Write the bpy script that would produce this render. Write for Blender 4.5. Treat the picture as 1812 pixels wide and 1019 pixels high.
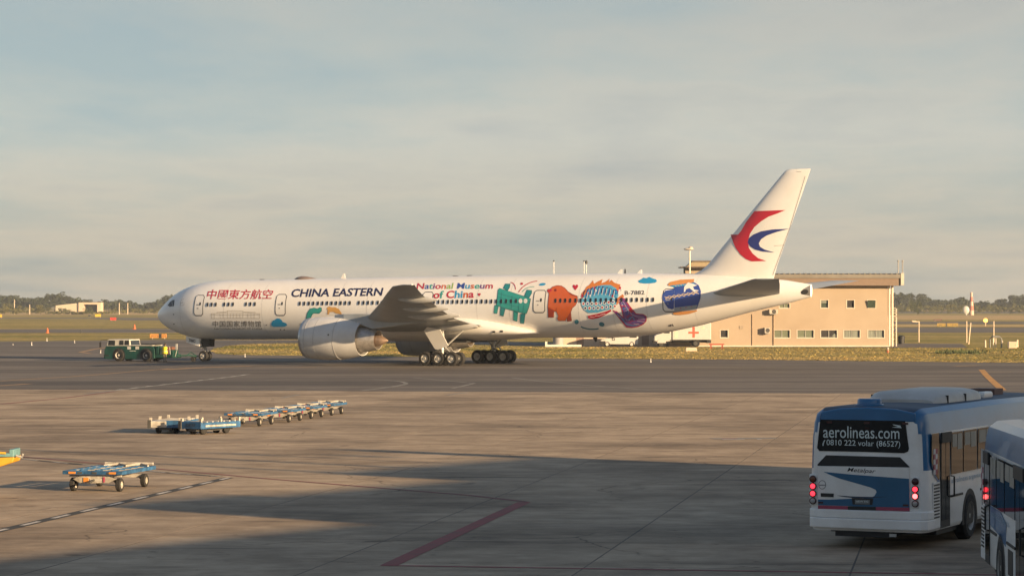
import bpy, bmesh, math, random
from mathutils import Vector, Matrix
from mathutils.geometry import tessellate_polygon
R = math.radians
rnd = random.Random(7)
for _o in list(bpy.data.objects):
    bpy.data.objects.remove(_o, do_unlink=True)
SC = bpy.context.scene
COL = SC.collection

# ------------------------------------------------------------------ camera
FP, HY, CZ = 4500.0, 537.0, 6.016        # focal length in photo pixels, horizon row, eye height
SL, YC = 0.0064, 210.0                   # the apron falls 0.64 % away from the terminal as far as YC
cam_d = bpy.data.cameras.new('camera')
cam_d.lens = FP / 1812 * 36
cam_d.sensor_width = 36
cam_d.shift_y = (HY - 509.5) / 1812
cam_d.clip_start, cam_d.clip_end = 0.5, 30000
cam = bpy.data.objects.new('camera', cam_d)
cam.location = (0, 0, CZ)
cam.rotation_euler = (R(90), 0, 0)
COL.objects.link(cam)
SC.camera = cam

# ------------------------------------------------------------------ sun and sky
SUN_EL = 11.0
SUN_H = Vector((0.79, -0.613)).normalized()
S = Vector((SUN_H.x * math.cos(R(SUN_EL)), SUN_H.y * math.cos(R(SUN_EL)), math.sin(R(SUN_EL))))
sl = bpy.data.lights.new('sun', 'SUN')
sl.energy = 5.0
sl.angle = R(0.6)
sl.color = (1.0, 0.71, 0.405)
sun = bpy.data.objects.new('sun', sl)
sun.rotation_euler = S.to_track_quat('Z', 'Y').to_euler()
sun.location = (60, -40, 60)
COL.objects.link(sun)

W = bpy.data.worlds.new('World')
SC.world = W
W.use_nodes = True
nt = W.node_tree
nt.nodes.clear()
def wn(t, **k):
    n = nt.nodes.new(t)
    for a, b in k.items():
        setattr(n, a, b)
    return n
sky = wn('ShaderNodeTexSky', sky_type='NISHITA', sun_disc=False)
sky.sun_elevation = R(SUN_EL)
sky.sun_rotation = math.atan2(SUN_H.x, SUN_H.y)
sky.air_density, sky.dust_density, sky.ozone_density = 1.0, 2.5, 1.0
bg1 = wn('ShaderNodeBackground'); bg1.inputs[1].default_value = 0.078
nt.links.new(sky.outputs[0], bg1.inputs[0])
# thin high cloud: soft banks, flat because they are seen far off
tc = wn('ShaderNodeTexCoord')
sep = wn('ShaderNodeSeparateXYZ'); nt.links.new(tc.outputs['Generated'], sep.inputs[0])
def wmath(op, a, b=None, clamp=False):
    n = wn('ShaderNodeMath', operation=op); n.use_clamp = clamp
    for i, v in enumerate((a, b)):
        if v is None: continue
        if isinstance(v, (int, float)): n.inputs[i].default_value = v
        else: nt.links.new(v, n.inputs[i])
    return n.outputs[0]
zz = wmath('ADD', wmath('MAXIMUM', sep.outputs[2], 0.0), 0.055)
cu = wmath('DIVIDE', sep.outputs[0], zz); cv = wmath('DIVIDE', sep.outputs[1], zz)
cmb = wn('ShaderNodeCombineXYZ'); nt.links.new(cu, cmb.inputs[0]); nt.links.new(cv, cmb.inputs[1])
def wnoise(scale, detail, rough, off):
    m = wn('ShaderNodeMapping'); m.inputs['Location'].default_value = off; m.inputs['Scale'].default_value = scale
    nt.links.new(cmb.outputs[0], m.inputs[0])
    n = wn('ShaderNodeTexNoise'); n.inputs['Scale'].default_value = 1.0; n.inputs['Detail'].default_value = detail; n.inputs['Roughness'].default_value = rough
    nt.links.new(m.outputs[0], n.inputs['Vector'])
    return n.outputs[0]
def wramp(x, stops):
    r = wn('ShaderNodeValToRGB'); e = r.color_ramp.elements
    while len(e) < len(stops): e.new(0.5)
    for i, (p, c) in enumerate(stops):
        e[i].position = p; e[i].color = (*c, 1) if len(c) == 3 else c
    nt.links.new(x, r.inputs[0])
    return r.outputs[0]
n1 = wnoise((0.55, 0.30, 1), 6, 0.55, (3.1, 1.7, 0))
n2 = wnoise((1.5, 0.8, 1), 5, 0.6, (9.4, 5.2, 2))
den = wmath('ADD', wmath('MULTIPLY', n1, 0.72), wmath('MULTIPLY', n2, 0.28))
veil = wramp(wmath('MAXIMUM', sep.outputs[2], 0.0), [(0.0, (0.575, 0.54, 0.45)), (0.03, (0.53, 0.535, 0.485)), (0.065, (0.51, 0.55, 0.545)), (0.11, (0.43, 0.46, 0.46)), (0.30, (0.215, 0.285, 0.36)), (1.0, (0.085, 0.14, 0.25))])
shade = wramp(den, [(0.36, (0.72, 0.85, 0.97)), (0.46, (0.95, 0.97, 0.98)), (0.55, (1.13, 1.045, 0.98)), (0.68, (0.87, 0.86, 0.87))])
mulc = wn('ShaderNodeMixRGB', blend_type='MULTIPLY'); mulc.inputs[0].default_value = 1.0
nt.links.new(veil, mulc.inputs[1]); nt.links.new(shade, mulc.inputs[2])
bg2 = wn('ShaderNodeBackground'); bg2.inputs[1].default_value = 0.44
nt.links.new(mulc.outputs[0], bg2.inputs[0])
mix = wn('ShaderNodeMixShader')
cover = wmath('MULTIPLY_ADD', den, 0.5); nt.nodes[-1].inputs[2].default_value = 0.55; nt.nodes[-1].use_clamp = True
nt.links.new(cover, mix.inputs[0]); nt.links.new(bg1.outputs[0], mix.inputs[1]); nt.links.new(bg2.outputs[0], mix.inputs[2])
wo = wn('ShaderNodeOutputWorld'); nt.links.new(mix.outputs[0], wo.inputs[0])

vs = SC.view_settings
vs.view_transform = 'Standard'; vs.look = 'None'; vs.gamma = 1.0; vs.use_curve_mapping = False
vs.exposure = 1.28
SC.cycles.max_bounces = 6

# ------------------------------------------------------------------ geometry of the view (where a seen point stands)
def gz(y): return SL * (YC - y) if y < YC else 0.0
def ground(px, py, lift=0.0):
    """the point of the ground sheet seen at a photo pixel"""
    t = (py - HY) / FP
    y = CZ / t if t > 0 else 1e9
    if y < YC: y = (CZ - SL * YC) / (t - SL)
    return Vector(((px - 906) / FP * y, y, gz(y) + lift))
def at(px, py, y):
    return Vector(((px - 906) / FP * y, y, CZ - (py - HY) / FP * y))
SLOPE = Matrix.Rotation(-math.atan(SL), 4, 'X')

# ------------------------------------------------------------------ materials
MATS = {}
def mat(name, col, rough=0.6, metal=0.0, var=0.12, scale=3.0, bump=0.0, coat=0.0, world=False, stretch=(1, 1, 1), col2=None, emit=None, spec=0.5, dirt=0.0, rand=0.0):
    if name in MATS: return MATS[name]
    m = bpy.data.materials.new(name); m.use_nodes = True
    t = m.node_tree; b = t.nodes['Principled BSDF']
    b.inputs['Roughness'].default_value = rough; b.inputs['Metallic'].default_value = metal
    b.inputs['Coat Weight'].default_value = coat; b.inputs['Specular IOR Level'].default_value = spec
    if world:
        g = t.nodes.new('ShaderNodeNewGeometry'); src = g.outputs['Position']
    else:
        g = t.nodes.new('ShaderNodeTexCoord'); src = g.outputs['Object']
    mp = t.nodes.new('ShaderNodeMapping'); mp.inputs['Scale'].default_value = stretch
    t.links.new(src, mp.inputs[0])
    n = t.nodes.new('ShaderNodeTexNoise'); n.inputs['Scale'].default_value = scale; n.inputs['Detail'].default_value = 6; n.inputs['Roughness'].default_value = 0.62
    t.links.new(mp.outputs[0], n.inputs['Vector'])
    r = t.nodes.new('ShaderNodeValToRGB')
    c2 = col2 or tuple(c * (1 - 1.6 * var) for c in col)
    r.color_ramp.elements[0].position = 0.3; r.color_ramp.elements[0].color = (*c2, 1)
    r.color_ramp.elements[1].position = 0.68; r.color_ramp.elements[1].color = (*[min(1, c * (1 + 0.5 * var)) for c in col], 1)
    t.links.new(n.outputs[0], r.inputs[0])
    out = r.outputs[0]
    if dirt:
        n2 = t.nodes.new('ShaderNodeTexNoise'); n2.inputs['Scale'].default_value = scale * 0.23; n2.inputs['Detail'].default_value = 8; n2.inputs['Roughness'].default_value = 0.7
        t.links.new(mp.outputs[0], n2.inputs['Vector'])
        r2 = t.nodes.new('ShaderNodeValToRGB'); r2.color_ramp.elements[0].position = 0.38; r2.color_ramp.elements[1].position = 0.62
        d = 1 - dirt; r2.color_ramp.elements[0].color = (d, d * .97, d * .93, 1); r2.color_ramp.elements[1].color = (1, 1, 1, 1)
        t.links.new(n2.outputs[0], r2.inputs[0])
        mx = t.nodes.new('ShaderNodeMixRGB'); mx.blend_type = 'MULTIPLY'; mx.inputs[0].default_value = 1
        t.links.new(out, mx.inputs[1]); t.links.new(r2.outputs[0], mx.inputs[2]); out = mx.outputs[0]
    if rand:
        oi = t.nodes.new('ShaderNodeObjectInfo')
        ml = t.nodes.new('ShaderNodeMapRange'); ml.inputs['To Min'].default_value = 1 - rand; ml.inputs['To Max'].default_value = 1 + rand
        t.links.new(oi.outputs['Random'], ml.inputs[0])
        mx = t.nodes.new('ShaderNodeMixRGB'); mx.blend_type = 'MULTIPLY'; mx.inputs[0].default_value = 1
        t.links.new(out, mx.inputs[1]); t.links.new(ml.outputs[0], mx.inputs[2]); out = mx.outputs[0]
    t.links.new(out, b.inputs['Base Color'])
    if bump:
        bp = t.nodes.new('ShaderNodeBump'); bp.inputs['Strength'].default_value = bump; bp.inputs['Distance'].default_value = 0.02
        t.links.new(n.outputs[0], bp.inputs['Height']); t.links.new(bp.outputs[0], b.inputs['Normal'])
    if emit:
        b.inputs['Emission Color'].default_value = (*emit[0], 1); b.inputs['Emission Strength'].default_value = emit[1]
    MATS[name] = m
    return m
def glass(name, col=(0.012, 0.014, 0.016), rough=0.06):
    return mat(name, col, rough, var=0.2, scale=1.5, spec=0.6)

# ------------------------------------------------------------------ mesh builder
class MB:
    def __init__(s): s.v = []; s.f = []; s.m = []; s.sm = []
    def add(s, vs, fs, m=0, smooth=False):
        o = len(s.v); s.v += [tuple(v) for v in vs]
        for f in fs: s.f.append([i + o for i in f]); s.m.append(m); s.sm.append(smooth)
        return s
    def box(s, x0, x1, y0, y1, z0, z1, m=0, M=None):
        vs = [Vector((x, y, z)) for z in (z0, z1) for y in (y0, y1) for x in (x0, x1)]
        if M is not None: vs = [M @ v for v in vs]
        return s.add(vs, [(0, 2, 3, 1), (4, 5, 7, 6), (0, 1, 5, 4), (2, 6, 7, 3), (0, 4, 6, 2), (1, 3, 7, 5)], m)
    def loft(s, rings, m=0, smooth=True, cap=(True, True), ms=None):
        # ms: material per column, or a function (station, column)
        n = len(rings[0]); o = len(s.v)
        for r in rings: s.v += [tuple(p) for p in r]
        for i in range(len(rings) - 1):
            for j in range(n):
                k = (j + 1) % n
                s.f.append([o + i * n + j, o + i * n + k, o + (i + 1) * n + k, o + (i + 1) * n + j]); s.m.append((ms(i, j) if callable(ms) else ms[j]) if ms else m); s.sm.append(smooth)
        if cap[0]: s.f.append([o + j for j in range(n)][::-1]); s.m.append(m); s.sm.append(False)
        if cap[1]: s.f.append([o + (len(rings) - 1) * n + j for j in range(n)]); s.m.append(m); s.sm.append(False)
        return s
    def cyl(s, p0, p1, r0, r1=None, n=12, m=0, cap=(True, True)):
        r1 = r0 if r1 is None else r1
        return s.tube([p0, p1], [r0, r1], n, m, cap)
    def tube(s, pts, r, n=8, m=0, cap=(True, True)):
        pts = [Vector(p) for p in pts]; rings = []
        for i, p in enumerate(pts):
            d = (pts[min(i + 1, len(pts) - 1)] - pts[max(i - 1, 0)]).normalized()
            u = d.cross(Vector((0, 0, 1)) if abs(d.z) < 0.9 else Vector((1, 0, 0))).normalized(); w = u.cross(d)
            rr = r[i] if isinstance(r, (list, tuple)) else r
            rings.append([p + (u * math.cos(a) + w * math.sin(a)) * rr for a in [2 * math.pi * j / n for j in range(n)]])
        return s.loft(rings, m, True, cap)
    def lathe(s, prof, c, axis, n=24, m=0, cap=(False, False), squash=None):
        """prof: (along, radius) pairs"""
        a = Vector(axis).normalized(); c = Vector(c)
        u = a.cross(Vector((0, 0, 1)) if abs(a.z) < 0.9 else Vector((1, 0, 0))).normalized(); w = u.cross(a)
        rings = [[c + a * t + (u * math.cos(q) + w * math.sin(q)) * r for q in [2 * math.pi * j / n for j in range(n)]] for t, r in prof]
        return s.loft(rings, m, True, cap)
    def prism(s, poly, fn, d0, d1, m=0):
        """poly: 2D outline; fn(a, b, d) -> point"""
        n = len(poly); o = len(s.v)
        s.v += [tuple(fn(a, b, d0)) for a, b in poly] + [tuple(fn(a, b, d1)) for a, b in poly]
        for t in tessellate_polygon([[Vector((a, b, 0)) for a, b in poly]]):
            s.f.append([o + i for i in t]); s.m.append(m); s.sm.append(False)
            s.f.append([o + n + i for i in t[::-1]]); s.m.append(m); s.sm.append(False)
        for i in range(n):
            k = (i + 1) % n
            s.f.append([o + i, o + k, o + n + k, o + n + i]); s.m.append(m); s.sm.append(False)
        return s
    def ball(s, c, rx, ry=None, rz=None, n=12, k=7, m=0):
        ry = rx if ry is None else ry; rz = rx if rz is None else rz; c = Vector(c)
        rings = [[c + Vector((rx * math.sin(a) * math.cos(q), ry * math.sin(a) * math.sin(q), -rz * math.cos(a))) for q in [2 * math.pi * j / n for j in range(n)]] for a in [math.pi * (0.02 + 0.96 * i / k) for i in range(k + 1)]]
        return s.loft(rings, m, True)
    def build(s, name, mats, parent=None, M=None, bevel=0.0, ang=38, fix=True):
        me = bpy.data.meshes.new(name)
        me.from_pydata(s.v, [], s.f)
        for mt in (mats if isinstance(mats, (list, tuple)) else [mats]): me.materials.append(mt)
        me.polygons.foreach_set('material_index', s.m)
        me.polygons.foreach_set('use_smooth', s.sm)
        if fix:
            bm = bmesh.new(); bm.from_mesh(me); bmesh.ops.recalc_face_normals(bm, faces=bm.faces); bm.to_mesh(me); bm.free()
        if any(s.sm): me.set_sharp_from_angle(angle=R(ang))
        me.update()
        o = bpy.data.objects.new(name, me); COL.objects.link(o)
        if parent is not None: o.parent = parent
        if M is not None: o.matrix_local = M
        if bevel:
            b = o.modifiers.new('bevel', 'BEVEL'); b.width = bevel; b.segments = 2; b.limit_method = 'ANGLE'; b.angle_limit = R(35); b.harden_normals = False
        return o
def tag(o, label, cat=None, group=None, kind=None):
    if label: o['label'] = label
    if cat: o['category'] = cat
    if group: o['group'] = group
    if kind: o['kind'] = kind
    return o
def thing(name, label, cat, M, group=None):
    o = bpy.data.objects.new(name, None); COL.objects.link(o); o.empty_display_size = 0.2
    o.matrix_world = M
    return tag(o, label, cat, group)
def copy_tree(o, parent=None):
    c = o.copy(); COL.objects.link(c); c.parent = parent
    for ch in o.children: copy_tree(ch, c)
    return c
def place(p, yaw=0.0, slope=True):
    M = Matrix.Translation(Vector(p))
    if slope and p[1] < YC: M = M @ SLOPE
    return M @ Matrix.Rotation(yaw, 4, 'Z')

# ------------------------------------------------------------------ flat print: outlines and lettering laid on a surface
def sheet(name, polys, fn, mats, parent, step=None, bis=None):
    """polys: list of (outline [+ holes], material index); fn maps 2D to the surface"""
    bm = bmesh.new()
    for loops, mi in polys:
        if not isinstance(loops[0][0], (tuple, list, Vector)): loops = [loops]
        flat = [p for l in loops for p in l]
        vs = [bm.verts.new((p[0], p[1], 0)) for p in flat]
        for t in tessellate_polygon([[Vector((p[0], p[1], 0)) for p in l] for l in loops]):
            try:
                f = bm.faces.new([vs[i] for i in t]); f.material_index = mi
            except ValueError: pass
    return finish_sheet(name, bm, fn, mats, parent, step)
def finish_sheet(name, bm, fn, mats, parent, step):
    if step and bm.verts:
        xs = [v.co.x for v in bm.verts]; ys = [v.co.y for v in bm.verts]
        for ax, lo, hi, st in ((1, min(ys), max(ys), step[1]), (0, min(xs), max(xs), step[0])):
            q = lo + st
            while q < hi:
                co = Vector((0, 0, 0)); co[ax] = q; no = Vector((0, 0, 0)); no[ax] = 1
                bmesh.ops.bisect_plane(bm, geom=bm.verts[:] + bm.edges[:] + bm.faces[:], plane_co=co, plane_no=no)
                q += st
    for v in bm.verts: v.co = Vector(fn(v.co.x, v.co.y))
    me = bpy.data.meshes.new(name); bm.to_mesh(me); bm.free()
    for mt in (mats if isinstance(mats, (list, tuple)) else [mats]): me.materials.append(mt)
    o = bpy.data.objects.new(name, me); COL.objects.link(o); o.parent = parent
    return o
def lettering(name, body, box, fn, mats, parent, step=None, bold=0.0, shear=0.0, tilt=0.0, idx=None, spacing=1.0):
    """box: x0, y0 (top), x1, y1 (baseline) in the 2D frame of fn, y running down"""
    cu = bpy.data.curves.new('lettering', 'FONT'); cu.body = body; cu.size = 1; cu.offset = bold; cu.resolution_u = 3; cu.shear = shear; cu.space_character = spacing
    ob = bpy.data.objects.new('lettering', cu); COL.objects.link(ob)
    for mt in (mats if isinstance(mats, (list, tuple)) else [mats]): cu.materials.append(mt)
    if idx:
        for i, k in enumerate(idx): cu.body_format[i].material_index = k
    dg = bpy.context.evaluated_depsgraph_get()
    me = bpy.data.meshes.new_from_object(ob.evaluated_get(dg), depsgraph=dg)
    bpy.data.objects.remove(ob)
    bm = bmesh.new(); bm.from_mesh(me); bpy.data.meshes.remove(me)
    if not bm.verts: bm.free(); return None
    xs = [v.co.x for v in bm.verts]; ys = [v.co.y for v in bm.verts]
    a0, a1, b0, b1 = min(xs), max(xs), min(ys), max(ys); x0, y0, x1, y1 = box
    for v in bm.verts:
        u = (v.co.x - a0) / (a1 - a0); w = (v.co.y - b0) / (b1 - b0)
        v.co = Vector((x0 + (x1 - x0) * u, y1 + (y0 - y1) * w + tilt * u, 0))
    return finish_sheet(name, bm, fn, mats, parent, step)
def stroke(pts, w):
    """outline of a pen stroke along a polyline, tapering a little at its ends"""
    P = [Vector((a, b)) for a, b in pts]; L = []; Rr = []
    for i, p in enumerate(P):
        d = (P[min(i + 1, len(P) - 1)] - P[max(i - 1, 0)]); d.normalize(); n = Vector((-d.y, d.x))
        L.append(tuple(p + n * w / 2)); Rr.append(tuple(p - n * w / 2))
    return L + Rr[::-1]
def oval(cx, cy, rx, ry, n=14, rot=0.0):
    return [(cx + rx * math.cos(q) * math.cos(rot) - ry * math.sin(q) * math.sin(rot), cy + rx * math.cos(q) * math.sin(rot) + ry * math.sin(q) * math.cos(rot)) for q in [2 * math.pi * j / n for j in range(n)]]
def arc(x0, y0, cx, cy, x1, y1, n=8):
    return [((1 - t) ** 2 * x0 + 2 * t * (1 - t) * cx + t * t * x1, (1 - t) ** 2 * y0 + 2 * t * (1 - t) * cy + t * t * y1) for t in [i / n for i in range(n + 1)]]
# ================================================================== the ground
def nodes_mat(name, fn):
    m = bpy.data.materials.new(name); m.use_nodes = True; t = m.node_tree; MATS[name] = m
    fn(t, t.nodes['Principled BSDF']); return m
def tn(t, kind, **k):
    n = t.nodes.new(kind)
    for a, b in k.items(): setattr(n, a, b)
    return n
def t_noise(t, src, scale, detail=6, rough=0.6, st=(1, 1, 1), rot=0.0):
    mp = tn(t, 'ShaderNodeMapping'); mp.inputs['Scale'].default_value = st; mp.inputs['Rotation'].default_value = (0, 0, rot)
    t.links.new(src, mp.inputs[0]); n = tn(t, 'ShaderNodeTexNoise')
    n.inputs['Scale'].default_value = scale; n.inputs['Detail'].default_value = detail; n.inputs['Roughness'].default_value = rough
    t.links.new(mp.outputs[0], n.inputs['Vector']); return n.outputs[0]
def t_ramp(t, x, stops):
    r = tn(t, 'ShaderNodeValToRGB'); e = r.color_ramp.elements
    while len(e) < len(stops): e.new(0.5)
    for i, (p, c) in enumerate(stops): e[i].position = p; e[i].color = (*c, 1)
    t.links.new(x, r.inputs[0]); return r.outputs[0]
def t_mul(t, a, b, f=1.0, mode='MULTIPLY'):
    m = tn(t, 'ShaderNodeMixRGB', blend_type=mode); m.inputs[0].default_value = f
    t.links.new(a, m.inputs[1]); t.links.new(b, m.inputs[2]); return m.outputs[0]
GA = R(9.8)                                   # the slab grid is turned this much from the view
def concrete(t, b):
    pos = tn(t, 'ShaderNodeNewGeometry').outputs['Position']
    base = t_ramp(t, t_noise(t, pos, 0.9, 8, 0.7), [(0.3, (0.31, 0.232, 0.156)), (0.7, (0.48, 0.372, 0.262))])
    streak = t_ramp(t, t_noise(t, pos, 0.5, 8, 0.68, (0.45, 1.0, 1), GA), [(0.34, (0.66, 0.65, 0.64)), (0.54, (1, 1, 1))])
    stain = t_ramp(t, t_noise(t, pos, 0.13, 7, 0.68), [(0.36, (0.60, 0.585, 0.57)), (0.55, (1.03, 1.03, 1.03))])
    tyre = t_ramp(t, t_noise(t, pos, 0.8, 6, 0.62, (0.14, 1.0, 1), R(-8)), [(0.31, (0.55, 0.53, 0.52)), (0.40, (1, 1, 1))])
    oi = tn(t, 'ShaderNodeObjectInfo'); mr = tn(t, 'ShaderNodeMapRange'); mr.inputs['To Min'].default_value = 0.90; mr.inputs['To Max'].default_value = 1.06
    t.links.new(oi.outputs['Random'], mr.inputs[0])
    spots = t_ramp(t, t_noise(t, pos, 2.4, 3, 0.5), [(0.26, (0.55, 0.53, 0.5)), (0.31, (1, 1, 1))])
    vo = tn(t, 'ShaderNodeTexVoronoi', feature='DISTANCE_TO_EDGE'); vo.inputs['Scale'].default_value = 0.11
    wv = tn(t, 'ShaderNodeMixRGB', blend_type='LINEAR_LIGHT'); wv.inputs[0].default_value = 0.9
    nc = tn(t, 'ShaderNodeTexNoise'); nc.inputs['Scale'].default_value = 0.5; nc.inputs['Detail'].default_value = 6; t.links.new(pos, nc.inputs['Vector'])
    t.links.new(pos, wv.inputs[1]); t.links.new(nc.outputs['Color'], wv.inputs[2]); t.links.new(wv.outputs[0], vo.inputs['Vector'])
    crack = t_ramp(t, vo.outputs['Distance'], [(0.0, (0.35, 0.33, 0.31)), (0.0045, (1, 1, 1))])
    where = t_ramp(t, t_noise(t, pos, 0.09, 3, 0.5), [(0.50, (0, 0, 0)), (0.56, (1, 1, 1))])
    cm = tn(t, 'ShaderNodeMixRGB'); t.links.new(where, cm.inputs[0]); cm.inputs[1].default_value = (1, 1, 1, 1); t.links.new(crack, cm.inputs[2])
    oil = t_ramp(t, t_noise(t, pos, 0.7, 4, 0.55), [(0.25, (0.45, 0.43, 0.41)), (0.33, (1, 1, 1))])
    c = t_mul(t, t_mul(t, t_mul(t, t_mul(t, t_mul(t, t_mul(t, t_mul(t, base, streak), stain), tyre), mr.outputs[0]), spots), cm.outputs[0]), oil)
    t.links.new(c, b.inputs['Base Color']); b.inputs['Roughness'].default_value = 0.82; b.inputs['Specular IOR Level'].default_value = 0.3
    bp = tn(t, 'ShaderNodeBump'); bp.inputs['Strength'].default_value = 0.35; bp.inputs['Distance'].default_value = 0.02
    t.links.new(t_noise(t, pos, 6, 6, 0.7), bp.inputs['Height']); t.links.new(bp.outputs[0], b.inputs['Normal'])
m_conc = nodes_mat('apron_concrete', concrete)
def asphalt(t, b):
    pos = tn(t, 'ShaderNodeNewGeometry').outputs['Position']
    base = t_ramp(t, t_noise(t, pos, 0.35, 8, 0.7), [(0.3, (0.135, 0.117, 0.102)), (0.7, (0.19, 0.166, 0.145))])
    lane = t_ramp(t, t_noise(t, pos, 0.12, 5, 0.6, (0.10, 1.6, 1), GA), [(0.38, (0.62, 0.62, 0.64)), (0.58, (1.08, 1.07, 1.05))])
    patch = t_ramp(t, t_noise(t, pos, 0.045, 4, 0.5, (0.4, 1, 1)), [(0.40, (0.72, 0.72, 0.73)), (0.50, (1, 1, 1))])
    c = t_mul(t, t_mul(t, base, lane), patch)
    t.links.new(c, b.inputs['Base Color']); b.inputs['Roughness'].default_value = 0.85; b.inputs['Specular IOR Level'].default_value = 0.25
m_asph = nodes_mat('asphalt', asphalt)
def dry_grass(t, b):
    pos = tn(t, 'ShaderNodeNewGeometry').outputs['Position']
    hue = t_ramp(t, t_noise(t, pos, 0.05, 8, 0.7, (0.4, 1, 1)), [(0.36, (0.19, 0.185, 0.055)), (0.48, (0.34, 0.275, 0.10)), (0.60, (0.46, 0.34, 0.145))])
    fine = t_ramp(t, t_noise(t, pos, 0.9, 8, 0.75, (0.5, 0.5, 1)), [(0.36, (0.46, 0.50, 0.42)), (0.60, (1.14, 1.1, 1.02))])
    t.links.new(t_mul(t, hue, fine), b.inputs['Base Color']); b.inputs['Roughness'].default_value = 0.95; b.inputs['Specular IOR Level'].default_value = 0.1
    bp = tn(t, 'ShaderNodeBump'); bp.inputs['Strength'].default_value = 0.8; bp.inputs['Distance'].default_value = 0.15
    t.links.new(t_noise(t, pos, 2.5, 6, 0.75), bp.inputs['Height']); t.links.new(bp.outputs[0], b.inputs['Normal'])
m_grass = nodes_mat('dry_grass', dry_grass)
m_joint = mat('joint_sealant', (0.21, 0.165, 0.125), 0.95, var=0.1, scale=.22, world=True, col2=(.03, .027, .025))

A_DIR = Vector((math.sin(GA), math.cos(GA), 0)); B_DIR = Vector((math.cos(GA), -math.sin(GA), 0))
EDGE = ground(906, 693.0)                      # a point of the seam between slabs and asphalt
def on_slope(p, lift=0.0): return Vector((p.x, p.y, SL * (YC - p.y) + lift))
# the land: one sheet to the horizon; below the apron it follows the fall
g = MB()
GX, GY = 3000, 4000
g.add([(-GX, -400, SL * (YC + 400) - .06), (GX, -400, SL * (YC + 400) - .06), (GX, YC, -.05), (-GX, YC, -.05), (GX, GY, -.008), (-GX, GY, -.008), (GX, YC + 12, -.008), (-GX, YC + 12, -.008)], [(0, 1, 2, 3), (3, 2, 6, 7), (7, 6, 4, 5)])
tag(g.build('ground', m_grass, fix=False), None, kind='structure')
# apron base sheet (joint filler), then the slabs
p = [EDGE + B_DIR * -160, EDGE + B_DIR * 160, EDGE + B_DIR * 160 - A_DIR * 230, EDGE + B_DIR * -160 - A_DIR * 230]
apron = MB().add([on_slope(q, -.0015) for q in p], [(3, 2, 1, 0)]).build('apron', m_joint, fix=False)
tag(apron, None, kind='structure')
SZ, GAP, TH = 5.0, 0.019, 0.05
h = SZ / 2 - GAP
c_ = 0.0003
sm = MB()
sm.loft([[(-h, -h, -TH), (h, -h, -TH), (h, h, -TH), (-h, h, -TH)], [(-h, -h, -c_), (h, -h, -c_), (h, h, -c_), (-h, h, -c_)], [(-h + c_, -h + c_, 0), (h - c_, -h + c_, 0), (h - c_, h - c_, 0), (-h + c_, h - c_, 0)]], 0, False)
slab0 = sm.build('slab', m_conc)
slab_me = slab0.data
used = 0; rest = MB()
RotG = SLOPE @ Matrix.Rotation(-GA, 4, 'Z')
cells = []
for i in range(0, 42):
    for j in range(-32, 32):
        ctr = EDGE - A_DIR * (SZ * (i + .5)) + B_DIR * (SZ * (j + .5) + 1.3)
        cells.append((ctr, i, j))
def in_view(c):
    for du in (-.5, 0, .5):
        for dv in (-.5, 0, .5):
            q = c + A_DIR * SZ * du + B_DIR * SZ * dv
            if q.y < 5: continue
            px = 906 + FP * q.x / q.y; py = HY + FP * (CZ - gz(q.y)) / q.y
            if -10 < px < 1822 and py < 1030: return True
    return False
seen = sorted([c for c in cells if in_view(c[0])], key=lambda c: c[0].length)
keep = set((c[1], c[2]) for c in seen[:300])
for ctr, i, j in cells:
    M = Matrix.Translation(on_slope(ctr, rnd.uniform(-.0003, .0003))) @ RotG
    if (i, j) in keep:
        o = slab0 if used == 0 else slab0.copy()
        if used: COL.objects.link(o)
        o.parent = apron; o.matrix_local = M; used += 1
    else:
        rest.add([M @ Vector(v) for v in sm.v], sm.f)
o = rest.build('slabs_beyond', m_conc, apron, fix=False); tag(o, None, kind='stuff')

# asphalt taxiway
FAR = [(-500, 607.5), (0, 604), (170, 602.5), (300, 601), (545, 601.5), (900, 604.5), (1000, 607), (1597, 607.5), (1702, 608), (1714, 616), (2600, 617)]
fp = [ground(*q) for q in FAR]
m2 = MB()
e0, e1 = EDGE + B_DIR * -160, EDGE + B_DIR * 160
near = [on_slope(e0, -.004), on_slope(e1, -.004)]
crease = [Vector((e0.x, YC, -.002)), Vector((e1.x, YC, -.002))]
m2.add([near[0], near[1], crease[1], crease[0]], [(0, 1, 2, 3)])
m2.add([crease[0], crease[1]] + [Vector((q.x, q.y, -.002)) for q in fp[::-1]], [list(range(2 + len(fp)))])
taxi = tag(m2.build('taxiway', m_asph, fix=False), None, kind='structure')

def rough_poly(px_pts, lift, amp=0.35, seg=4.0):
    """ground outline with a ragged edge"""
    P = [ground(*q) for q in px_pts]; out = []
    r = random.Random(len(px_pts) * 31 + int(px_pts[0][0]))
    for i, a in enumerate(P):
        b = P[(i + 1) % len(P)]; d = b - a; n = max(1, min(90, int(d.length / seg))); nrm = Vector((-d.y, d.x, 0)).normalized()
        for k in range(n):
            off = 0 if k == 0 else r.uniform(-amp, amp)
            q = a + d * (k / n) + nrm * off; out.append(Vector((q.x, q.y, lift)))
    return out
def flat(name, px_pts, material, lift, amp=0.3, kind='structure', parent=None):
    P = rough_poly(px_pts, lift, amp)
    mb = MB(); mb.v = [tuple(p) for p in P]
    for t in tessellate_polygon([[Vector((p.x, p.y, 0)) for p in P]]): mb.f.append(list(t)); mb.m.append(0); mb.sm.append(False)
    o = mb.build(name, material, parent, fix=False)
    up = sum((pl.normal.z for pl in o.data.polygons))
    if up < 0: o.data.flip_normals()
    if kind: o['kind'] = kind
    return o
ISLAND = [(372, 621), (377, 617), (400, 612), (440, 608.5), (545, 606.8), (700, 606.5), (900, 611.5), (1000, 613.6), (1600, 615), (2500, 617.5), (2500, 644), (1812, 641.8), (1540, 639), (1280, 635.8), (930, 633.8), (760, 631.2), (545, 629.6), (420, 628), (385, 626)]
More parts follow.
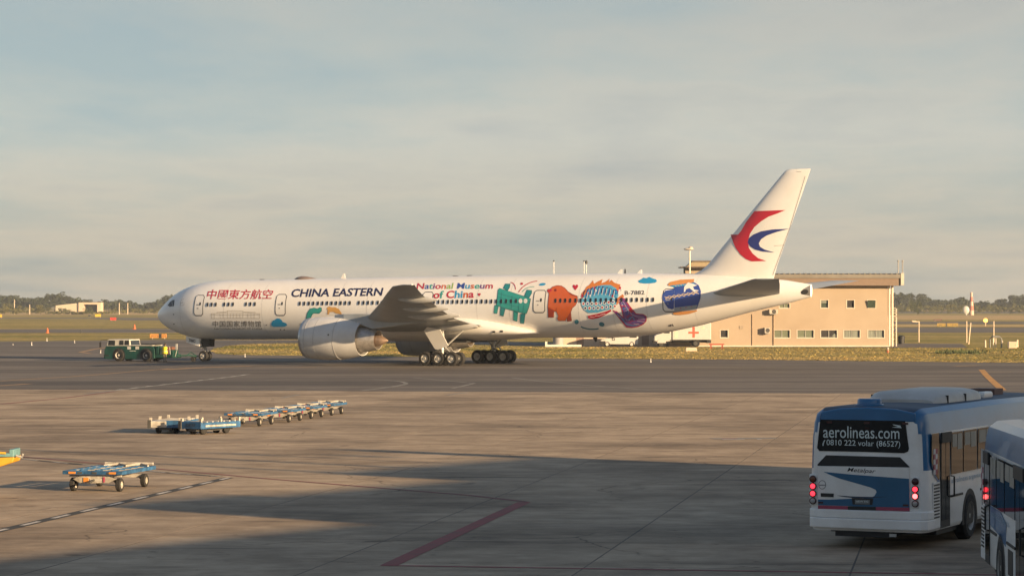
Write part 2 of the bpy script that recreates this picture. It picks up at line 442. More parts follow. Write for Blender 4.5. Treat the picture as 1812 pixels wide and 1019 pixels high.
flat('grass_verge', ISLAND, m_grass, 0.012, 0.45)
flat('taxiway', [(-700, 583), (900, 581), (1597, 579.5), (2500, 579), (2500, 589.5), (1597, 588.2), (900, 588.5), (-700, 589)], m_asph, 0.004, 0.8)
flat('runway', [(-700, 561.2), (900, 563), (1600, 569), (2500, 569.8), (2500, 573), (1600, 573.2), (900, 567.5), (230, 566.8), (160, 564), (-700, 563.2)], m_asph, 0.004, 1.5)
flat('runway', [(1500, 551), (2500, 551), (2500, 555.5), (1500, 554)], mat('dark_track', (0.10, 0.085, 0.06), 0.9, world=True, scale=.02), 0.004, 3)
m_straw = mat('straw_field', (0.52, 0.36, 0.17), .95, var=.25, scale=.02, world=True, stretch=(.3, 1, 1), col2=(0.36, 0.25, 0.11), spec=.1)
flat('straw_field', [(-700, 549.5), (600, 549.5), (600, 556), (170, 557), (-700, 559.5)], m_straw, 0.002, 4)
flat('straw_field', [(1450, 547.6), (2500, 547.6), (2500, 550.6), (1450, 550.6)], m_straw, 0.002, 4)
flat('straw_field', [(1450, 557.5), (2500, 558), (2500, 566.5), (1450, 565.5)], m_straw, 0.002, 3)
flat('straw_field', [(1450, 574.6), (2500, 575), (2500, 578), (1450, 577.5)], m_straw, 0.003, 1)
# grass standing in the verge: tufts, uncountable
tf = MB(); r = random.Random(5)
isl = [ground(*q) for q in ISLAND]
def inside(x, y, P):
    k = False; j = len(P) - 1
    for i in range(len(P)):
        if (P[i].y > y) != (P[j].y > y) and x < (P[j].x - P[i].x) * (y - P[i].y) / (P[j].y - P[i].y) + P[i].x: k = not k
        j = i
    return k
cnt = 0
while cnt < 20000:
    y = r.uniform(250, 385); x = r.uniform(-.13 * y, .215 * y)
    if not inside(x, y, isl): continue
    cnt += 1
    hgt = r.uniform(.03, .075) * (1.8 if r.random() < .05 else 1); a = r.uniform(0, 6.28); w = r.uniform(.05, .16)
    dx, dy = math.cos(a) * w, math.sin(a) * w; lx, ly = r.uniform(-.12, .12), r.uniform(-.12, .12)
    tf.add([(x - dx, y - dy, .01), (x + dx, y + dy, .01), (x + lx + dx * .3, y + ly + dy * .3, hgt), (x + lx - dx * .5, y + ly, hgt * .8)], [(0, 1, 2, 3)])
tag(tf.build('grass_tufts', m_grass, fix=False), 'short dry grass tufts covering the verge before the tan building', 'grass', kind='stuff')

# painted markings
m_red = mat('red_paint', (0.26, 0.045, 0.045), 0.75, var=0.3, scale=2.0, world=True, col2=(0.17, 0.06, 0.05))
m_dred = mat('worn_red_paint', (0.21, 0.05, 0.045), 0.8, var=0.3, scale=1.6, world=True, col2=(0.15, 0.075, 0.06))
m_whp = mat('white_marking', (0.62, 0.58, 0.52), 0.7, var=0.25, scale=3, world=True, col2=(0.34, 0.31, 0.28))
m_fade = mat('faded_marking', (0.25, 0.235, 0.21), 0.8, var=0.3, scale=.8, world=True, col2=(0.14, 0.13, 0.115))
m_blk = mat('black_marking', (0.035, 0.034, 0.033), 0.8, var=0.3, scale=2, world=True)
m_yel = mat('yellow_marking', (0.55, 0.27, 0.05), 0.75, var=0.25, scale=1.2, world=True, col2=(0.32, 0.17, 0.06))
m_yfd = mat('faded_yellow_marking', (0.36, 0.20, 0.075), 0.8, var=0.3, scale=.7, world=True, col2=(0.19, 0.135, 0.08))
def line(pts, width, material, lift=0.005, name='painted_line', parent=None, dash=None):
    P = [ground(*q) for q in pts] if not isinstance(pts[0], Vector) else pts
    mb = MB()
    def quad(a, b):
        d = (b - a); d.z = 0; n = Vector((-d.y, d.x, 0)).normalized() * width / 2
        mb.add([Vector((q.x, q.y, gz(q.y) + lift)) for q in (a - n, b - n, b + n, a + n)], [(0, 1, 2, 3)])
    for a, b in zip(P, P[1:]):
        L = (b - a).length
        if dash:
            s = 0.0
            while s < L: quad(a + (b - a) * (s / L), a + (b - a) * (min(L, s + dash[0]) / L)); s += dash[0] + dash[1]
        else:
            n = max(1, int(L / 6))
            for k in range(n): quad(a + (b - a) * (k / n), a + (b - a) * ((k + 1) / n))
    o = mb.build(name, material, parent or apron, fix=False)
    return o
LP = 0.006
line([(688, 1000), (928, 888)], 0.34, m_red, LP)
line([(674, 1000), (1830, 1017.5)], 0.16, m_red, LP)
line([(931, 887.5), (830, 876), (470, 846.5), (30, 807)], 0.20, m_dred, LP)
line([(-20, 943), (405, 845)], 0.34, m_blk, LP)
line([(-20, 943), (405, 845)], 0.13, m_whp, LP + .003, dash=(1.15, 0.95))
line([(40, 812), (300, 836.5), (390, 843)], 0.22, m_blk, LP)
line([(40, 812), (300, 836.5), (390, 843)], 0.10, m_whp, LP + .003, dash=(1.1, 1.0))
line([(0, 715), (115, 704), (203, 692.5)], 0.35, m_dred, LP)
line([(150, 697), (440, 662)], 0.45, m_fade, LP, parent=taxi)
line([(205, 690), (440, 662)], 0.22, m_whp, LP + .003, parent=taxi, dash=(2.0, 2.4))
line([(1260, 776), (1372, 775)], 0.9, m_fade, LP)
line([(1278, 777.5), (1348, 777)], 0.35, m_whp, LP + .003, dash=(.9, .5))
line([(1278, 776), (1348, 775.5)], 0.3, m_red, LP + .003, dash=(.6, 1.1))
line([(1737, 654), (1774, 690)], 0.55, m_yel, LP, parent=taxi)
line([(1688, 648), (1730, 646.5)], 0.9, m_yfd, LP, parent=taxi)
line([(1695, 658), (1790, 658)], 0.5, m_yfd, LP, parent=taxi)
line([(290, 654), (360, 650), (440, 647.5)], 1.3, m_yfd, LP, parent=taxi)
line([(430, 648), (560, 650)], .6, m_yfd, LP, parent=taxi)
line([(-30, 676), (210, 659.5), (300, 652)], 0.5, m_yfd, LP, parent=taxi)
line([(-30, 684), (50, 679)], 0.8, m_yfd, LP, parent=taxi)
line([(143, 623), (165, 618), (192, 614)], .7, m_yfd, LP, parent=taxi)
line([(143, 623), (160, 625.5)], .7, m_yfd, LP, parent=taxi)
line(arc(440, 692, 560, 684, 690, 685) + arc(690, 685, 760, 676, 660, 671)[1:] + arc(660, 671, 560, 668, 470, 673)[1:], 0.35, m_fade, LP, parent=taxi)
line(arc(640, 691, 700, 684, 718, 679), 0.35, m_fade, LP, parent=taxi)
line([(730, 668), (840, 678), (800, 687)], .3, m_fade, LP, parent=taxi)
line([(790, 699), (828, 694)], .3, m_fade, LP)
line([(498, 704), (530, 698)], .25, m_fade, LP)
line([(906, 668), (960, 675), (1150, 690)], .3, m_fade, LP, parent=taxi)
line([(880, 640.5), (1150, 641), (1500, 640)], .25, m_yfd, LP, parent=taxi)
line([EDGE + B_DIR * -70 - A_DIR * 5, EDGE + B_DIR * 70 - A_DIR * 5], .10, m_blk, LP)
# ================================================================== the airliner
TH_P = 0.46932; PX0, PY0 = -37.3988, 269.1848
CP, SP = math.cos(TH_P), math.sin(TH_P)
plane_M = Matrix.Translation((PX0, PY0, 0)) @ Matrix.Rotation(-TH_P, 4, 'Z')     # local x aft, y starboard, z up
air = thing('airliner', 'white twin-engine widebody airliner with cartoon museum artwork and red swallow tail emblem', 'airliner', plane_M)
def body(px, py, lat):
    """station and height of a point seen at a pixel, given its distance right of the centreline"""
    a = (px - 906) / FP
    x = (a * (PY0 + CP * lat) - PX0 - SP * lat) / (CP + a * SP)
    return x, CZ - (py - HY) / FP * (PY0 - SP * x + CP * lat)
TOP = [(0, 4.84), (0.25, 5.28), (0.57, 5.6), (1.24, 6.12), (1.97, 6.68), (2.71, 7.16), (3.64, 7.6), (4.83, 7.97), (6.15, 8.22), (7.73, 8.37), (9.3, 8.44), (12, 8.47), (30, 8.68), (48, 8.9), (56, 8.93), (61.7, 8.82), (66, 8.58), (70, 8.29), (73.08, 7.80)]
BOT = [(0, 4.84), (0.2, 4.38), (0.57, 3.95), (1.64, 3.34), (2.84, 2.88), (3.9, 2.6), (5.23, 2.38), (6.55, 2.29), (9, 2.28), (12, 2.29), (30, 2.5), (48, 2.7), (53, 2.74), (55.5, 2.86), (58.5, 3.25), (62, 3.95), (64.5, 4.57), (67, 5.2), (70.8, 6.03), (73.08, 6.62)]
WID = [(0, 0.0), (0.25, 0.55), (0.57, 0.88), (1.24, 1.4), (1.97, 1.82), (2.71, 2.14), (3.64, 2.45), (4.83, 2.72), (6.15, 2.92), (7.73, 3.04), (9.3, 3.09), (12, 3.1), (50, 3.1), (54, 3.02), (58, 2.72), (62, 2.22), (66, 1.62), (70, 0.92), (73.08, 0.32)]
def interp(T, x):
    x = max(T[0][0], min(T[-1][0], x))
    for i in range(len(T) - 1):
        if x <= T[i + 1][0]:
            x0, y0 = T[i]; x1, y1 = T[i + 1]
            def sl_(k):
                if k <= 0 or k >= len(T) - 1: k = min(max(k, 1), len(T) - 2) if len(T) > 2 else k
                return (T[k + 1][1] - T[k - 1][1]) / (T[k + 1][0] - T[k - 1][0])
            if i < 11 and x0 < 12 and T is not None:
                t = (x - x0) / (x1 - x0); hh = x1 - x0
                m0 = sl_(i) if i > 0 else (y1 - y0) / hh; m1 = sl_(i + 1)
                return (2 * t**3 - 3 * t**2 + 1) * y0 + (t**3 - 2 * t**2 + t) * hh * m0 + (-2 * t**3 + 3 * t**2) * y1 + (t**3 - t**2) * hh * m1
            return y0 + (y1 - y0) * (x - x0) / (x1 - x0)
    return T[-1][1]
def sec(x):
    t, b, w = interp(TOP, x), interp(BOT, x), interp(WID, x)
    return (t + b) / 2, max(.001, (t - b) / 2), max(.001, w)
def side_y(x, z):
    zc, a, w = sec(x); q = max(-.999, min(.999, (z - zc) / a))
    return -w * math.sqrt(1 - q * q)
def hull(x, z, off=0.0):
    """point on the port side of the fuselage, pushed outward by off"""
    y = side_y(x, z); zc, a, w = sec(x)
    n = Vector((0, y / (w * w), (z - zc) / (a * a)))
    dx = 0.15; n.x = -(side_y(x + dx, z) - side_y(x - dx, z)) / (2 * dx) * n.y if n.y else 0
    n.normalize()
    return Vector((x, y, z)) + n * off
def on_hull(off=0.012):
    def fn(px, py):
        lat = -3.0
        for _ in range(24):
            x, z = body(px, py, lat); lat = 0.5 * lat + 0.5 * side_y(x, z)
        return hull(x, z, off)
    return fn
m_white = mat('white_aircraft_paint', (0.86, 0.85, 0.83), 0.30, var=0.03, scale=0.5, coat=0.35, dirt=0.05)
m_grey = mat('grey_wing_paint', (0.38, 0.42, 0.46), 0.42, var=0.08, scale=0.8, dirt=0.12)
m_metal = mat('bare_metal', (0.55, 0.55, 0.56), 0.32, 0.85, var=0.1, scale=2)
m_hot = mat('exhaust_metal', (0.42, 0.30, 0.22), 0.42, 0.7, var=0.25, scale=1.5)
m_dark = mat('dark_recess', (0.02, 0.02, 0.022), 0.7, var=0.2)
m_tyre = mat('tyre_rubber', (0.022, 0.021, 0.021), 0.85, var=0.3, scale=4)
m_hub = mat('wheel_hub', (0.60, 0.58, 0.54), 0.5, 0.1, var=0.15)
m_strut = mat('gear_strut', (0.45, 0.45, 0.44), 0.45, 0.3, var=0.2, scale=3)
m_pane = glass('cabin_glass', (0.018, 0.018, 0.022))
m_line = mat('panel_line', (0.30, 0.30, 0.30), 0.6)
m_door = mat('door_outline', (0.06, 0.065, 0.08), 0.5)
xs = [0.02, .1, .2, .35, .57, .85, 1.24, 1.6, 1.97, 2.35, 2.71, 3.2, 3.64, 4.2, 4.83, 5.5, 6.15, 7, 7.73, 8.5, 9.3, 10.5, 12, 16, 22, 30, 38, 44, 48, 50, 52, 53, 54, 55.5, 57, 58.5, 60, 62, 64.5, 66, 67, 69, 70.8, 72, 73.08]
NS = 56
rings = []
for x in xs:
    zc, a, w = sec(x)
    rings.append([(x, w * math.sin(q), zc + a * math.cos(q)) for q in [2 * math.pi * j / NS for j in range(NS)]])
fus = MB().loft(rings).build('fuselage', m_white, air, ang=60)
# cabin windows, one by one
mbw = MB()
wr = [(0.105 * (abs(math.cos(q)) ** .7) * (1 if math.cos(q) > 0 else -1), 0.21 * (abs(math.sin(q)) ** .7) * (1 if math.sin(q) > 0 else -1)) for q in [2 * math.pi * (j + .5) / 12 for j in range(12)]]
mbw.loft([[(a, 0.03, b) for a, b in wr], [(a, -.036, b) for a, b in wr]], 0, False)
win0 = None
def cr(o, s, l): return [o[0] + v / s for v in l]
WPX = [270 + v / 5.363 for v in (523, 562, 601, 682, 723, 764, 888, 930, 972)] + [500 + v / 5.363 for v in (165, 208, 251, 294, 338, 381, 425, 468, 511, 554, 597, 640, 725, 770, 813, 857, 905, 950, 995, 1040)] + [720 + v / 5.363 for v in (120, 165, 212, 258, 301, 346, 391, 436, 481, 527, 573, 619, 665, 711, 757, 803, 850, 896, 943, 990, 1037)] + [720 + v / 5.363 for v in (1412, 1459, 1505, 1552)] + [980 + v / 5.363 for v in (208, 255, 302, 350, 400, 448, 497, 545, 595, 643, 692, 741, 790, 842, 892, 943)]
def win_z(x): return 5.83 + 0.0095 * x
for px in WPX:
    x = 20.0
    for _ in range(6): x = body(px, 535, side_y(x, win_z(x)))[0]
    z = win_z(x); p = hull(x, z, 0.004); zc, a, w = sec(x)
    tilt = math.atan2((z - zc) / (a * a), -p.y / (w * w))
    yawn = math.atan2(side_y(x + .3, z) - side_y(x - .3, z), .6)
    M = Matrix.Translation(p) @ Matrix.Rotation(yawn, 4, 'Z') @ Matrix.Rotation(-tilt, 4, 'X')
    if win0 is None: win0 = mbw.build('window', m_pane, fus); o = win0
    else: o = win0.copy(); COL.objects.link(o)
    o.parent = fus; o.matrix_local = M
# doors: a panel proud of the skin inside a dark surround
HS = (14, 4)
def c1(l): return [(270 + a / 5.363, 470 + b / 5.363) for a, b in l]
def c2(l): return [(500 + a / 5.363, 470 + b / 5.363) for a, b in l]
def c3(l): return [(720 + a / 5.363, 470 + b / 5.363) for a, b in l]
def c4(l): return [(980 + a / 5.363, 450 + b / 5.363) for a, b in l]
def door(x0, x1, z0, z1):
    r_ = .16
    def rr(x0, x1, z0, z1, r_):
        return [(x0 + r_, z0), (x1 - r_, z0), (x1, z0 + r_), (x1, z1 - r_), (x1 - r_, z1), (x0 + r_, z1), (x0, z1 - r_), (x0, z0 + r_)]
    o = sheet('door', [(rr(x0, x1, z0, z1, r_), 0)], lambda a, b: hull(a, b, .022), [m_white], fus, (1, .25))
    sheet('door_surround', [([rr(x0 - .09, x1 + .09, z0 - .1, z1 + .08, r_ + .07), rr(x0, x1, z0, z1, r_)], 0)], lambda a, b: hull(a, b, .014), [m_door], o, (1, .25))
    sheet('door_window', [(oval((x0 + x1) / 2 + .2, z0 + 1.15, .1, .18), 0)], lambda a, b: hull(a, b, .032), [m_pane], o)
    sheet('handle', [([(x0 + .25, z0 + 1.0), (x0 + .62, z0 + 1.0), (x0 + .62, z0 + 1.1), (x0 + .25, z0 + 1.1)], 0), ([(x0 + .4, z0 + .62), (x0 + .52, z0 + .62), (x0 + .52, z0 + .75), (x0 + .4, z0 + .75)], 0)], lambda a, b: hull(a, b, .032), [m_line], o)
    return o
DZ = ((6.52, 7.56, 4.83, 6.83), (16.52, 17.62, 4.86, 6.9), (33.55, 34.6, 5.05, 7.1), (45.85, 47.0, 5.2, 7.24), (59.25, 60.45, 5.3, 7.35))
for d in DZ: door(*d)
# flight deck glazing
cw = [[(142, 378), (162, 350), (182, 330), (188, 385), (165, 390)], [(185, 328), (209, 324), (203, 382), (191, 387)]]
for poly in cw: sheet('cockpit_window', [(c1(poly), 0)], on_hull(.014), [m_pane], fus, (3, 3))
for poly in cw:
    def mir(px, py):
        q = on_hull(.014)(px, py); return Vector((q.x, -q.y, q.z))
    sheet('cockpit_window', [(c1(poly), 0)], mir, [m_pane], fus, (3, 3))
sheet('cockpit_window', [([(-.5, 0), (-.06, 0), (-.06, 1), (-.55, 1)], 0), ([(.06, 0), (.5, 0), (.55, 1), (.06, 1)], 0)], lambda a, b: Vector((1.05 + b * .75, a * 1.3, interp(TOP, 1.05 + b * .75) - (a * 1.3) ** 2 * .42 + .03)), [m_pane], fus, (.15, .25))
# skin seams
for x in (4.5, 10.2, 14.8, 20.6, 24.0, 27.2, 39.6, 43.2, 50.6, 54.2, 57.6, 62.2):
    sheet('skin_seam', [([(x, sec(x)[0] - 2.6), (x + .022, sec(x)[0] - 2.6), (x + .022, sec(x)[0] + 2.7), (x, sec(x)[0] + 2.7)], 0)], lambda a, b: hull(a, b, .006), [mat('seam', (.50, .49, .47), .5)], fus, (1, .25))
# belly fairing
BF = [(22.5, 1.6, 3.2, 2.42), (24.5, 2.7, 3.9, 2.3), (27, 3.45, 4.6, 2.22), (30, 3.7, 4.95, 2.2), (34, 3.8, 5.0, 2.24), (38, 3.75, 4.95, 2.32), (40, 3.62, 4.75, 2.38), (42, 3.42, 4.35, 2.5), (43.6, 3.2, 3.95, 2.66), (44.8, 2.95, 3.6, 2.84), (45.45, 2.74, 3.36, 2.98), (45.75, 2.55, 3.2, 3.08)]
rings = []
for x, w, zt, zb in BF:
    zc = (zt + zb) / 2; a = (zt - zb) / 2; rg = []
    for j in range(36):
        q = 2 * math.pi * j / 36; cx, sx = math.cos(q), math.sin(q)
        rg.append((x, w * math.copysign(abs(sx) ** .8, sx), zc + a * math.copysign(abs(cx) ** .85, cx)))
    rings.append(rg)
bf = MB().loft(rings).build('belly_fairing', m_white, air, ang=60)
for vx in (41.55, 42.35): sheet('vent', [([(vx, 3.18 + (vx - 41.5) * .06), (vx + .3, 3.18 + (vx - 41.5) * .06), (vx + .3, 3.36 + (vx - 41.5) * .06), (vx, 3.36 + (vx - 41.5) * .06)], 0)], lambda a, b: Vector((a, -interp([(q[0], q[1]) for q in BF], a) - .012, b)), [m_dark], bf)
# wings
def foil(n=9):
    up = []; lo = []
    for i in range(n + 1):
        u = (1 - math.cos(math.pi * i / n)) / 2
        t = 5 * (.2969 * math.sqrt(u) - .126 * u - .3516 * u * u + .2843 * u**3 - .1036 * u**4)
        c = 0.10 * u * (1 - u) * .35
        up.append((u, t + c)); lo.append((u, -t + c))
    return up + lo[-1:0:-1]
FOIL = foil()
WS = [(2.6, 26.1, 40.3, 3.95, 3.85, .125), (5.5, 28.2, 40.35, 4.2, 4.02, .118), (9.8, 31.2, 40.7, 4.66, 4.62, .102), (14, 34.2, 41.95, 5.25, 5.22, .095), (20, 38.5, 43.95, 6.1, 5.98, .095), (25, 42.05, 45.6, 6.95, 6.85, .09), (28, 44.3, 46.7, 7.5, 7.42, .085), (30.2, 46.4, 47.8, 7.62, 7.58, .08), (31.6, 47.9, 48.55, 7.62, 7.6, .08), (32.4, 48.75, 49.0, 7.6, 7.6, .08)]
def wing(sgn, name):
    rings = []
    for y, le, te, zl, zt, tc_ in WS:
        c = te - le
        rings.append([(le + u * c, sgn * y, zl + (zt - zl) * u + v * tc_ * c) for u, v in FOIL])
    o = MB().loft(rings).build(name, m_grey, air, ang=50)
    # flaps edge line, spoiler slot strips and canoe fairings as parts
    for y, fwd, aft, wd, hg in ((6.4, 4.2, 1.0, .36, .52), (13.6, 4.0, 1.5, .30, .46), (18.6, 3.4, 1.4, .26, .40), (23.4, 2.8, 1.25, .22, .34)):
        te = interp2([(q[0], q[2]) for q in WS], y); zt = interp2([(q[0], q[4]) for q in WS], y); zl = interp2([(q[0], q[3]) for q in WS], y); le = interp2([(q[0], q[1]) for q in WS], y)
        rg = []
        for k in range(9):
            t = k / 8; x = te - fwd + (fwd + aft) * t; rr = math.sin(math.pi * min(.985, max(.03, t * .96 + .02))) ** .7
            u = min(1, (x - le) / (te - le)); zz_ = zl + (zt - zl) * u - .1 * (te - le) * (1 - u) * .5 - hg * .35 - .12 * t
            rg.append([(x, sgn * y + wd * rr * math.cos(q), zz_ + hg * rr * math.sin(q)) for q in [2 * math.pi * j / 10 for j in range(10)]])
        MB().loft(rg).build('flap_track_fairing', mat('fairing_grey', (.50, .50, .49), .4, var=.06), o)
    # flap panels, drooped slightly, hung under the trailing edge
    for y0, y1 in ((3.7, 9.2), (10.6, 16.6), (16.8, 22.8)):
        fl = []
        for y in (y0, y1):
            te = interp2([(q[0], q[2]) for q in WS], y); zt = interp2([(q[0], q[4]) for q in WS], y); cc = 1.5 if y < 10 else 1.1
            fl.append([(te - cc, sgn * y, zt - .10), (te - cc * .4, sgn * y, zt + .02), (te + .28, sgn * y, zt - .16), (te - cc * .5, sgn * y, zt - .2)])
        MB().loft(fl, 0, False).build('flap', mat('flap_paint', (.56, .55, .52), .4, var=.08), o)
    return o
def interp2(T, x):
    for i in range(len(T) - 1):
        if x <= T[i + 1][0]: return T[i][1] + (T[i + 1][1] - T[i][1]) * (x - T[i][0]) / (T[i + 1][0] - T[i][0])
    return T[-1][1]
for s_ in (-1, 1):
    wg = wing(s_, 'wing')
    MB().ball((48.6, s_ * 32.2, 7.62), .16, .1, .08).build('wingtip_light', mat('lamp_glass', (.85, .85, .85), .1), wg)
    # engine
    eng = MB().lathe([(24.55, 1.62), (24.36, 1.72), (24.30, 1.80), (24.36, 1.90), (24.7, 2.0), (25.6, 2.08), (26.8, 2.1), (28.2, 2.04), (29.5, 1.84), (30.6, 1.60), (30.58, 1.55), (29.5, 1.6), (27, 1.62), (24.55, 1.62)], (0, s_ * 9.6, 2.92), (1, 0, -.012), 40).build('engine', mat('nacelle_paint', (.60, .60, .60), .35, var=.05, scale=.8, coat=.2, dirt=.1), air, ang=50)
    MB().lathe([(24.56, 1.61), (24.36, 1.70), (24.285, 1.80), (24.36, 1.925), (24.62, 2.0)], (0, s_ * 9.6, 2.92), (1, 0, -.012), 40).build('inlet_lip', m_metal, eng)
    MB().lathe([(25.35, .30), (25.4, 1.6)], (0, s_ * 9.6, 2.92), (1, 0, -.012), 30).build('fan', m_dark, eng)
    MB().lathe([(24.75, .02), (24.95, .2), (25.35, .36)], (0, s_ * 9.6, 2.92), (1, 0, -.012), 16).build('spinner', m_grey, eng)
    MB().lathe([(28.8, 1.3), (30.4, 1.28), (31.6, 1.06), (32.3, .92), (32.28, .87), (31.2, .9)], (0, s_ * 9.6, 2.86), (1, 0, -.012), 32).build('core_cowl', mat('core_metal', (.50, .46, .42), .36, .5, var=.2), eng)
    MB().lathe([(31.2, .62), (32.3, .6), (32.9, .36), (33.3, .12), (33.4, .02)], (0, s_ * 9.6, 2.84), (1, 0, -.012), 24).build('exhaust_cone', m_hot, eng)
    rg = []
    for x, z0, z1, w in ((27.4, 4.4, 4.9, .08), (28.6, 4.3, 5.0, .34), (30.4, 4.0, 5.02, .40), (31.8, 3.55, 5.0, .40), (33.6, 3.75, 4.85, .36), (36.2, 4.1, 4.6, .22), (37.6, 4.2, 4.45, .06)):
        rg.append([(x, s_ * 9.6 - w, z0), (x, s_ * 9.6 + w, z0), (x, s_ * 9.6 + w, z1), (x, s_ * 9.6 - w, z1)])
    MB().loft(rg, 0, False).build('pylon', m_grey, eng, bevel=.06)
    for xr, rr_ in ((25.05, 2.045), (26.15, 2.093), (28.3, 2.038)):
        MB().lathe([(xr, rr_ - .02), (xr, rr_ + .006), (xr + .03, rr_ + .006), (xr + .03, rr_ - .02)], (0, s_ * 9.6, 2.92), (1, 0, -.012), 40).build('cowl_seam', mat('cowl_seam', (.36, .36, .36), .5), eng)
    # nacelle strake and small marks
    MB().box(25.6, 27.2, s_ * (9.6 - 1.5) - .02, s_ * (9.6 - 1.5) + .02, 4.35, 4.75).build('strake', m_white, eng)
    MB().ball((27.9, s_ * 9.6 - 2.06, 3.0), .08, .03, .08).build('drain', m_dark, eng)
# tail: fin and stabilisers
FIN = [(8.2, 61.0, 69.35, .42), (8.85, 61.4, 69.5, .42), (9.18, 62.1, 69.6, .42), (9.7, 62.75, 69.75, .42), (14, 66.58, 71.35, .30), (18.0, 70.15, 72.85, .16), (18.4, 70.55, 73.0, .13), (18.52, 70.95, 73.0, .05)]
def fin_half(x, z):
    le = interp2([(q[0], q[1]) for q in FIN], z); te = interp2([(q[0], q[2]) for q in FIN], z); w = interp2([(q[0], q[3]) for q in FIN], z)
    u = max(0, min(1, (x - le) / (te - le))); return w * (math.sin(math.pi * min(1, u ** .62 + .0)) ** .8 if u < .999 else 0) + .012
rings = []
for z, le, te, w in FIN:
    us = [0, .015, .05, .12, .22, .35, .5, .65, .8, .92, 1]
    L = [(le + (te - le) * u, -fin_half(le + (te - le) * u, z), z) for u in us]; Rr = [(x, -y, zz_) for x, y, zz_ in L]
    rings.append(L + Rr[::-1])
fin = MB().loft(rings).build('tail_fin', m_white, air, ang=50)
def on_fin(off):
    def fn(px, py):
        lat = -.3
        for _ in range(8): x, z = body(px, py, lat); lat = -fin_half(x, z)
        return Vector((x, lat - off, z))
    return fn
def k5(l): return [(1220 + a / 2.997, 280 + b / 2.997) for a, b in l]
m_lred = mat('emblem_red', (.50, .012, .035), .35, var=.03); m_lblue = mat('emblem_blue', (.020, .035, .20), .35, var=.03)
emb = sheet('emblem', [(k5([(218, 405), (258, 405), (275, 385), (300, 340), (330, 300), (345, 281), (430, 278), (510, 275), (470, 292), (420, 310), (380, 335), (345, 365), (322, 400), (310, 440), (315, 475), (335, 505), (365, 530), (408, 545), (330, 547), (300, 535), (270, 510), (245, 475), (230, 440)]), 0),
    (k5([(530, 374), (460, 392), (410, 410), (380, 430), (368, 452), (375, 470), (400, 485), (452, 500), (390, 495), (350, 485), (325, 470), (308, 448), (315, 425), (340, 405), (380, 388), (440, 378)]), 1)], on_fin(.02), [m_lred, m_lblue], fin, (6, 8))
emb['label'] = 'red and blue swallow emblem'
sheet('rudder_seam', [(stroke([(1367.5, 487), (1398, 403), (1425, 312)], .7), 0), (stroke([(1370, 435), (1388, 434)], .6), 0), (stroke([(1410, 299), (1410, 304), (1418, 304)], .8), 0)], on_fin(.014), [m_line], fin, (6, 8))
for s_ in (-1, 1):
    rg = []
    for y, le, te, z, tk in ((.9, 63.2, 70.3, 6.92, .10), (3.5, 65.4, 71.3, 7.25, .10), (7, 68.5, 72.65, 7.73, .09), (10.2, 71.2, 73.8, 8.15, .08), (10.76, 71.9, 74.05, 8.2, .05)):
        rg.append([(le + u * (te - le), s_ * y, z + v * tk * (te - le)) for u, v in FOIL])
    st = MB().loft(rg).build('stabiliser', m_grey, air, ang=50)
# tail cone exhaust
def c6p(l): return [(1240 + a / 4.53, 440 + b / 4.53) for a, b in l]
sheet('tail_cone_plate', [(c6p([(800, 346), (826, 322), (878, 292), (878, 376), (815, 366)]), 0)], on_hull(.012), [mat('tail_metal', (.30, .29, .28), .5, .4)], fus, (3, 3))
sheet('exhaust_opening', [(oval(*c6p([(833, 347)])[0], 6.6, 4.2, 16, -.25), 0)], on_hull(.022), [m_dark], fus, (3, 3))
# antennas and the satellite hump
MB().loft([[(x, w * math.cos(q), interp(TOP, x) - .03 + hh * math.sin(q)) for q in [math.pi * j / 10 for j in range(11)]] for x, w, hh in ((16.9, .1, .05), (17.2, .45, .2), (17.7, .6, .31), (18.3, .55, .28), (18.9, .35, .16), (19.4, .08, .06))]).build('antenna_dome', mat('dome_brown', (.20, .15, .13), .5), fus)
for px, hh in ((607, .5), (1097, .42), (1132, .36)):
    x = body(px, 490, 0)[0]; z = interp(TOP, x) - .04
    MB().prism([(x - .28, z), (x + .25, z), (x + .22, z + hh), (x + .05, z + hh)], lambda a, b, d: (a, d, b), -.03, .03).build('blade_antenna', m_white, fus)
for px in (1106,):
    x = body(px, 490, 0)[0]; z = interp(TOP, x) - .04
    MB().prism([(x - .08, z), (x + .08, z), (x + .06, z + .45), (x - .04, z + .45)], lambda a, b, d: (a, d, b), -.03, .03).build('blade_antenna', m_dark, fus)
for px in (464, 806, 831):
    x = body(px, 490, 0)[0]; z = interp(TOP, x) - .02
    MB().box(x - .25, x + .25, -.1, .1, z, z + .07).build('dark_dash', m_dark, fus)  # low dark blocks; the aft pair stands in for reflected dashes
x = body(1052, 599, 0)[0]
MB().prism([(x - .2, 2.75), (x + .3, 2.75), (x + .25, 2.35), (x + .1, 2.3)], lambda a, b, d: (a, d, b), -.03, .03).build('blade_antenna', m_dark, fus)
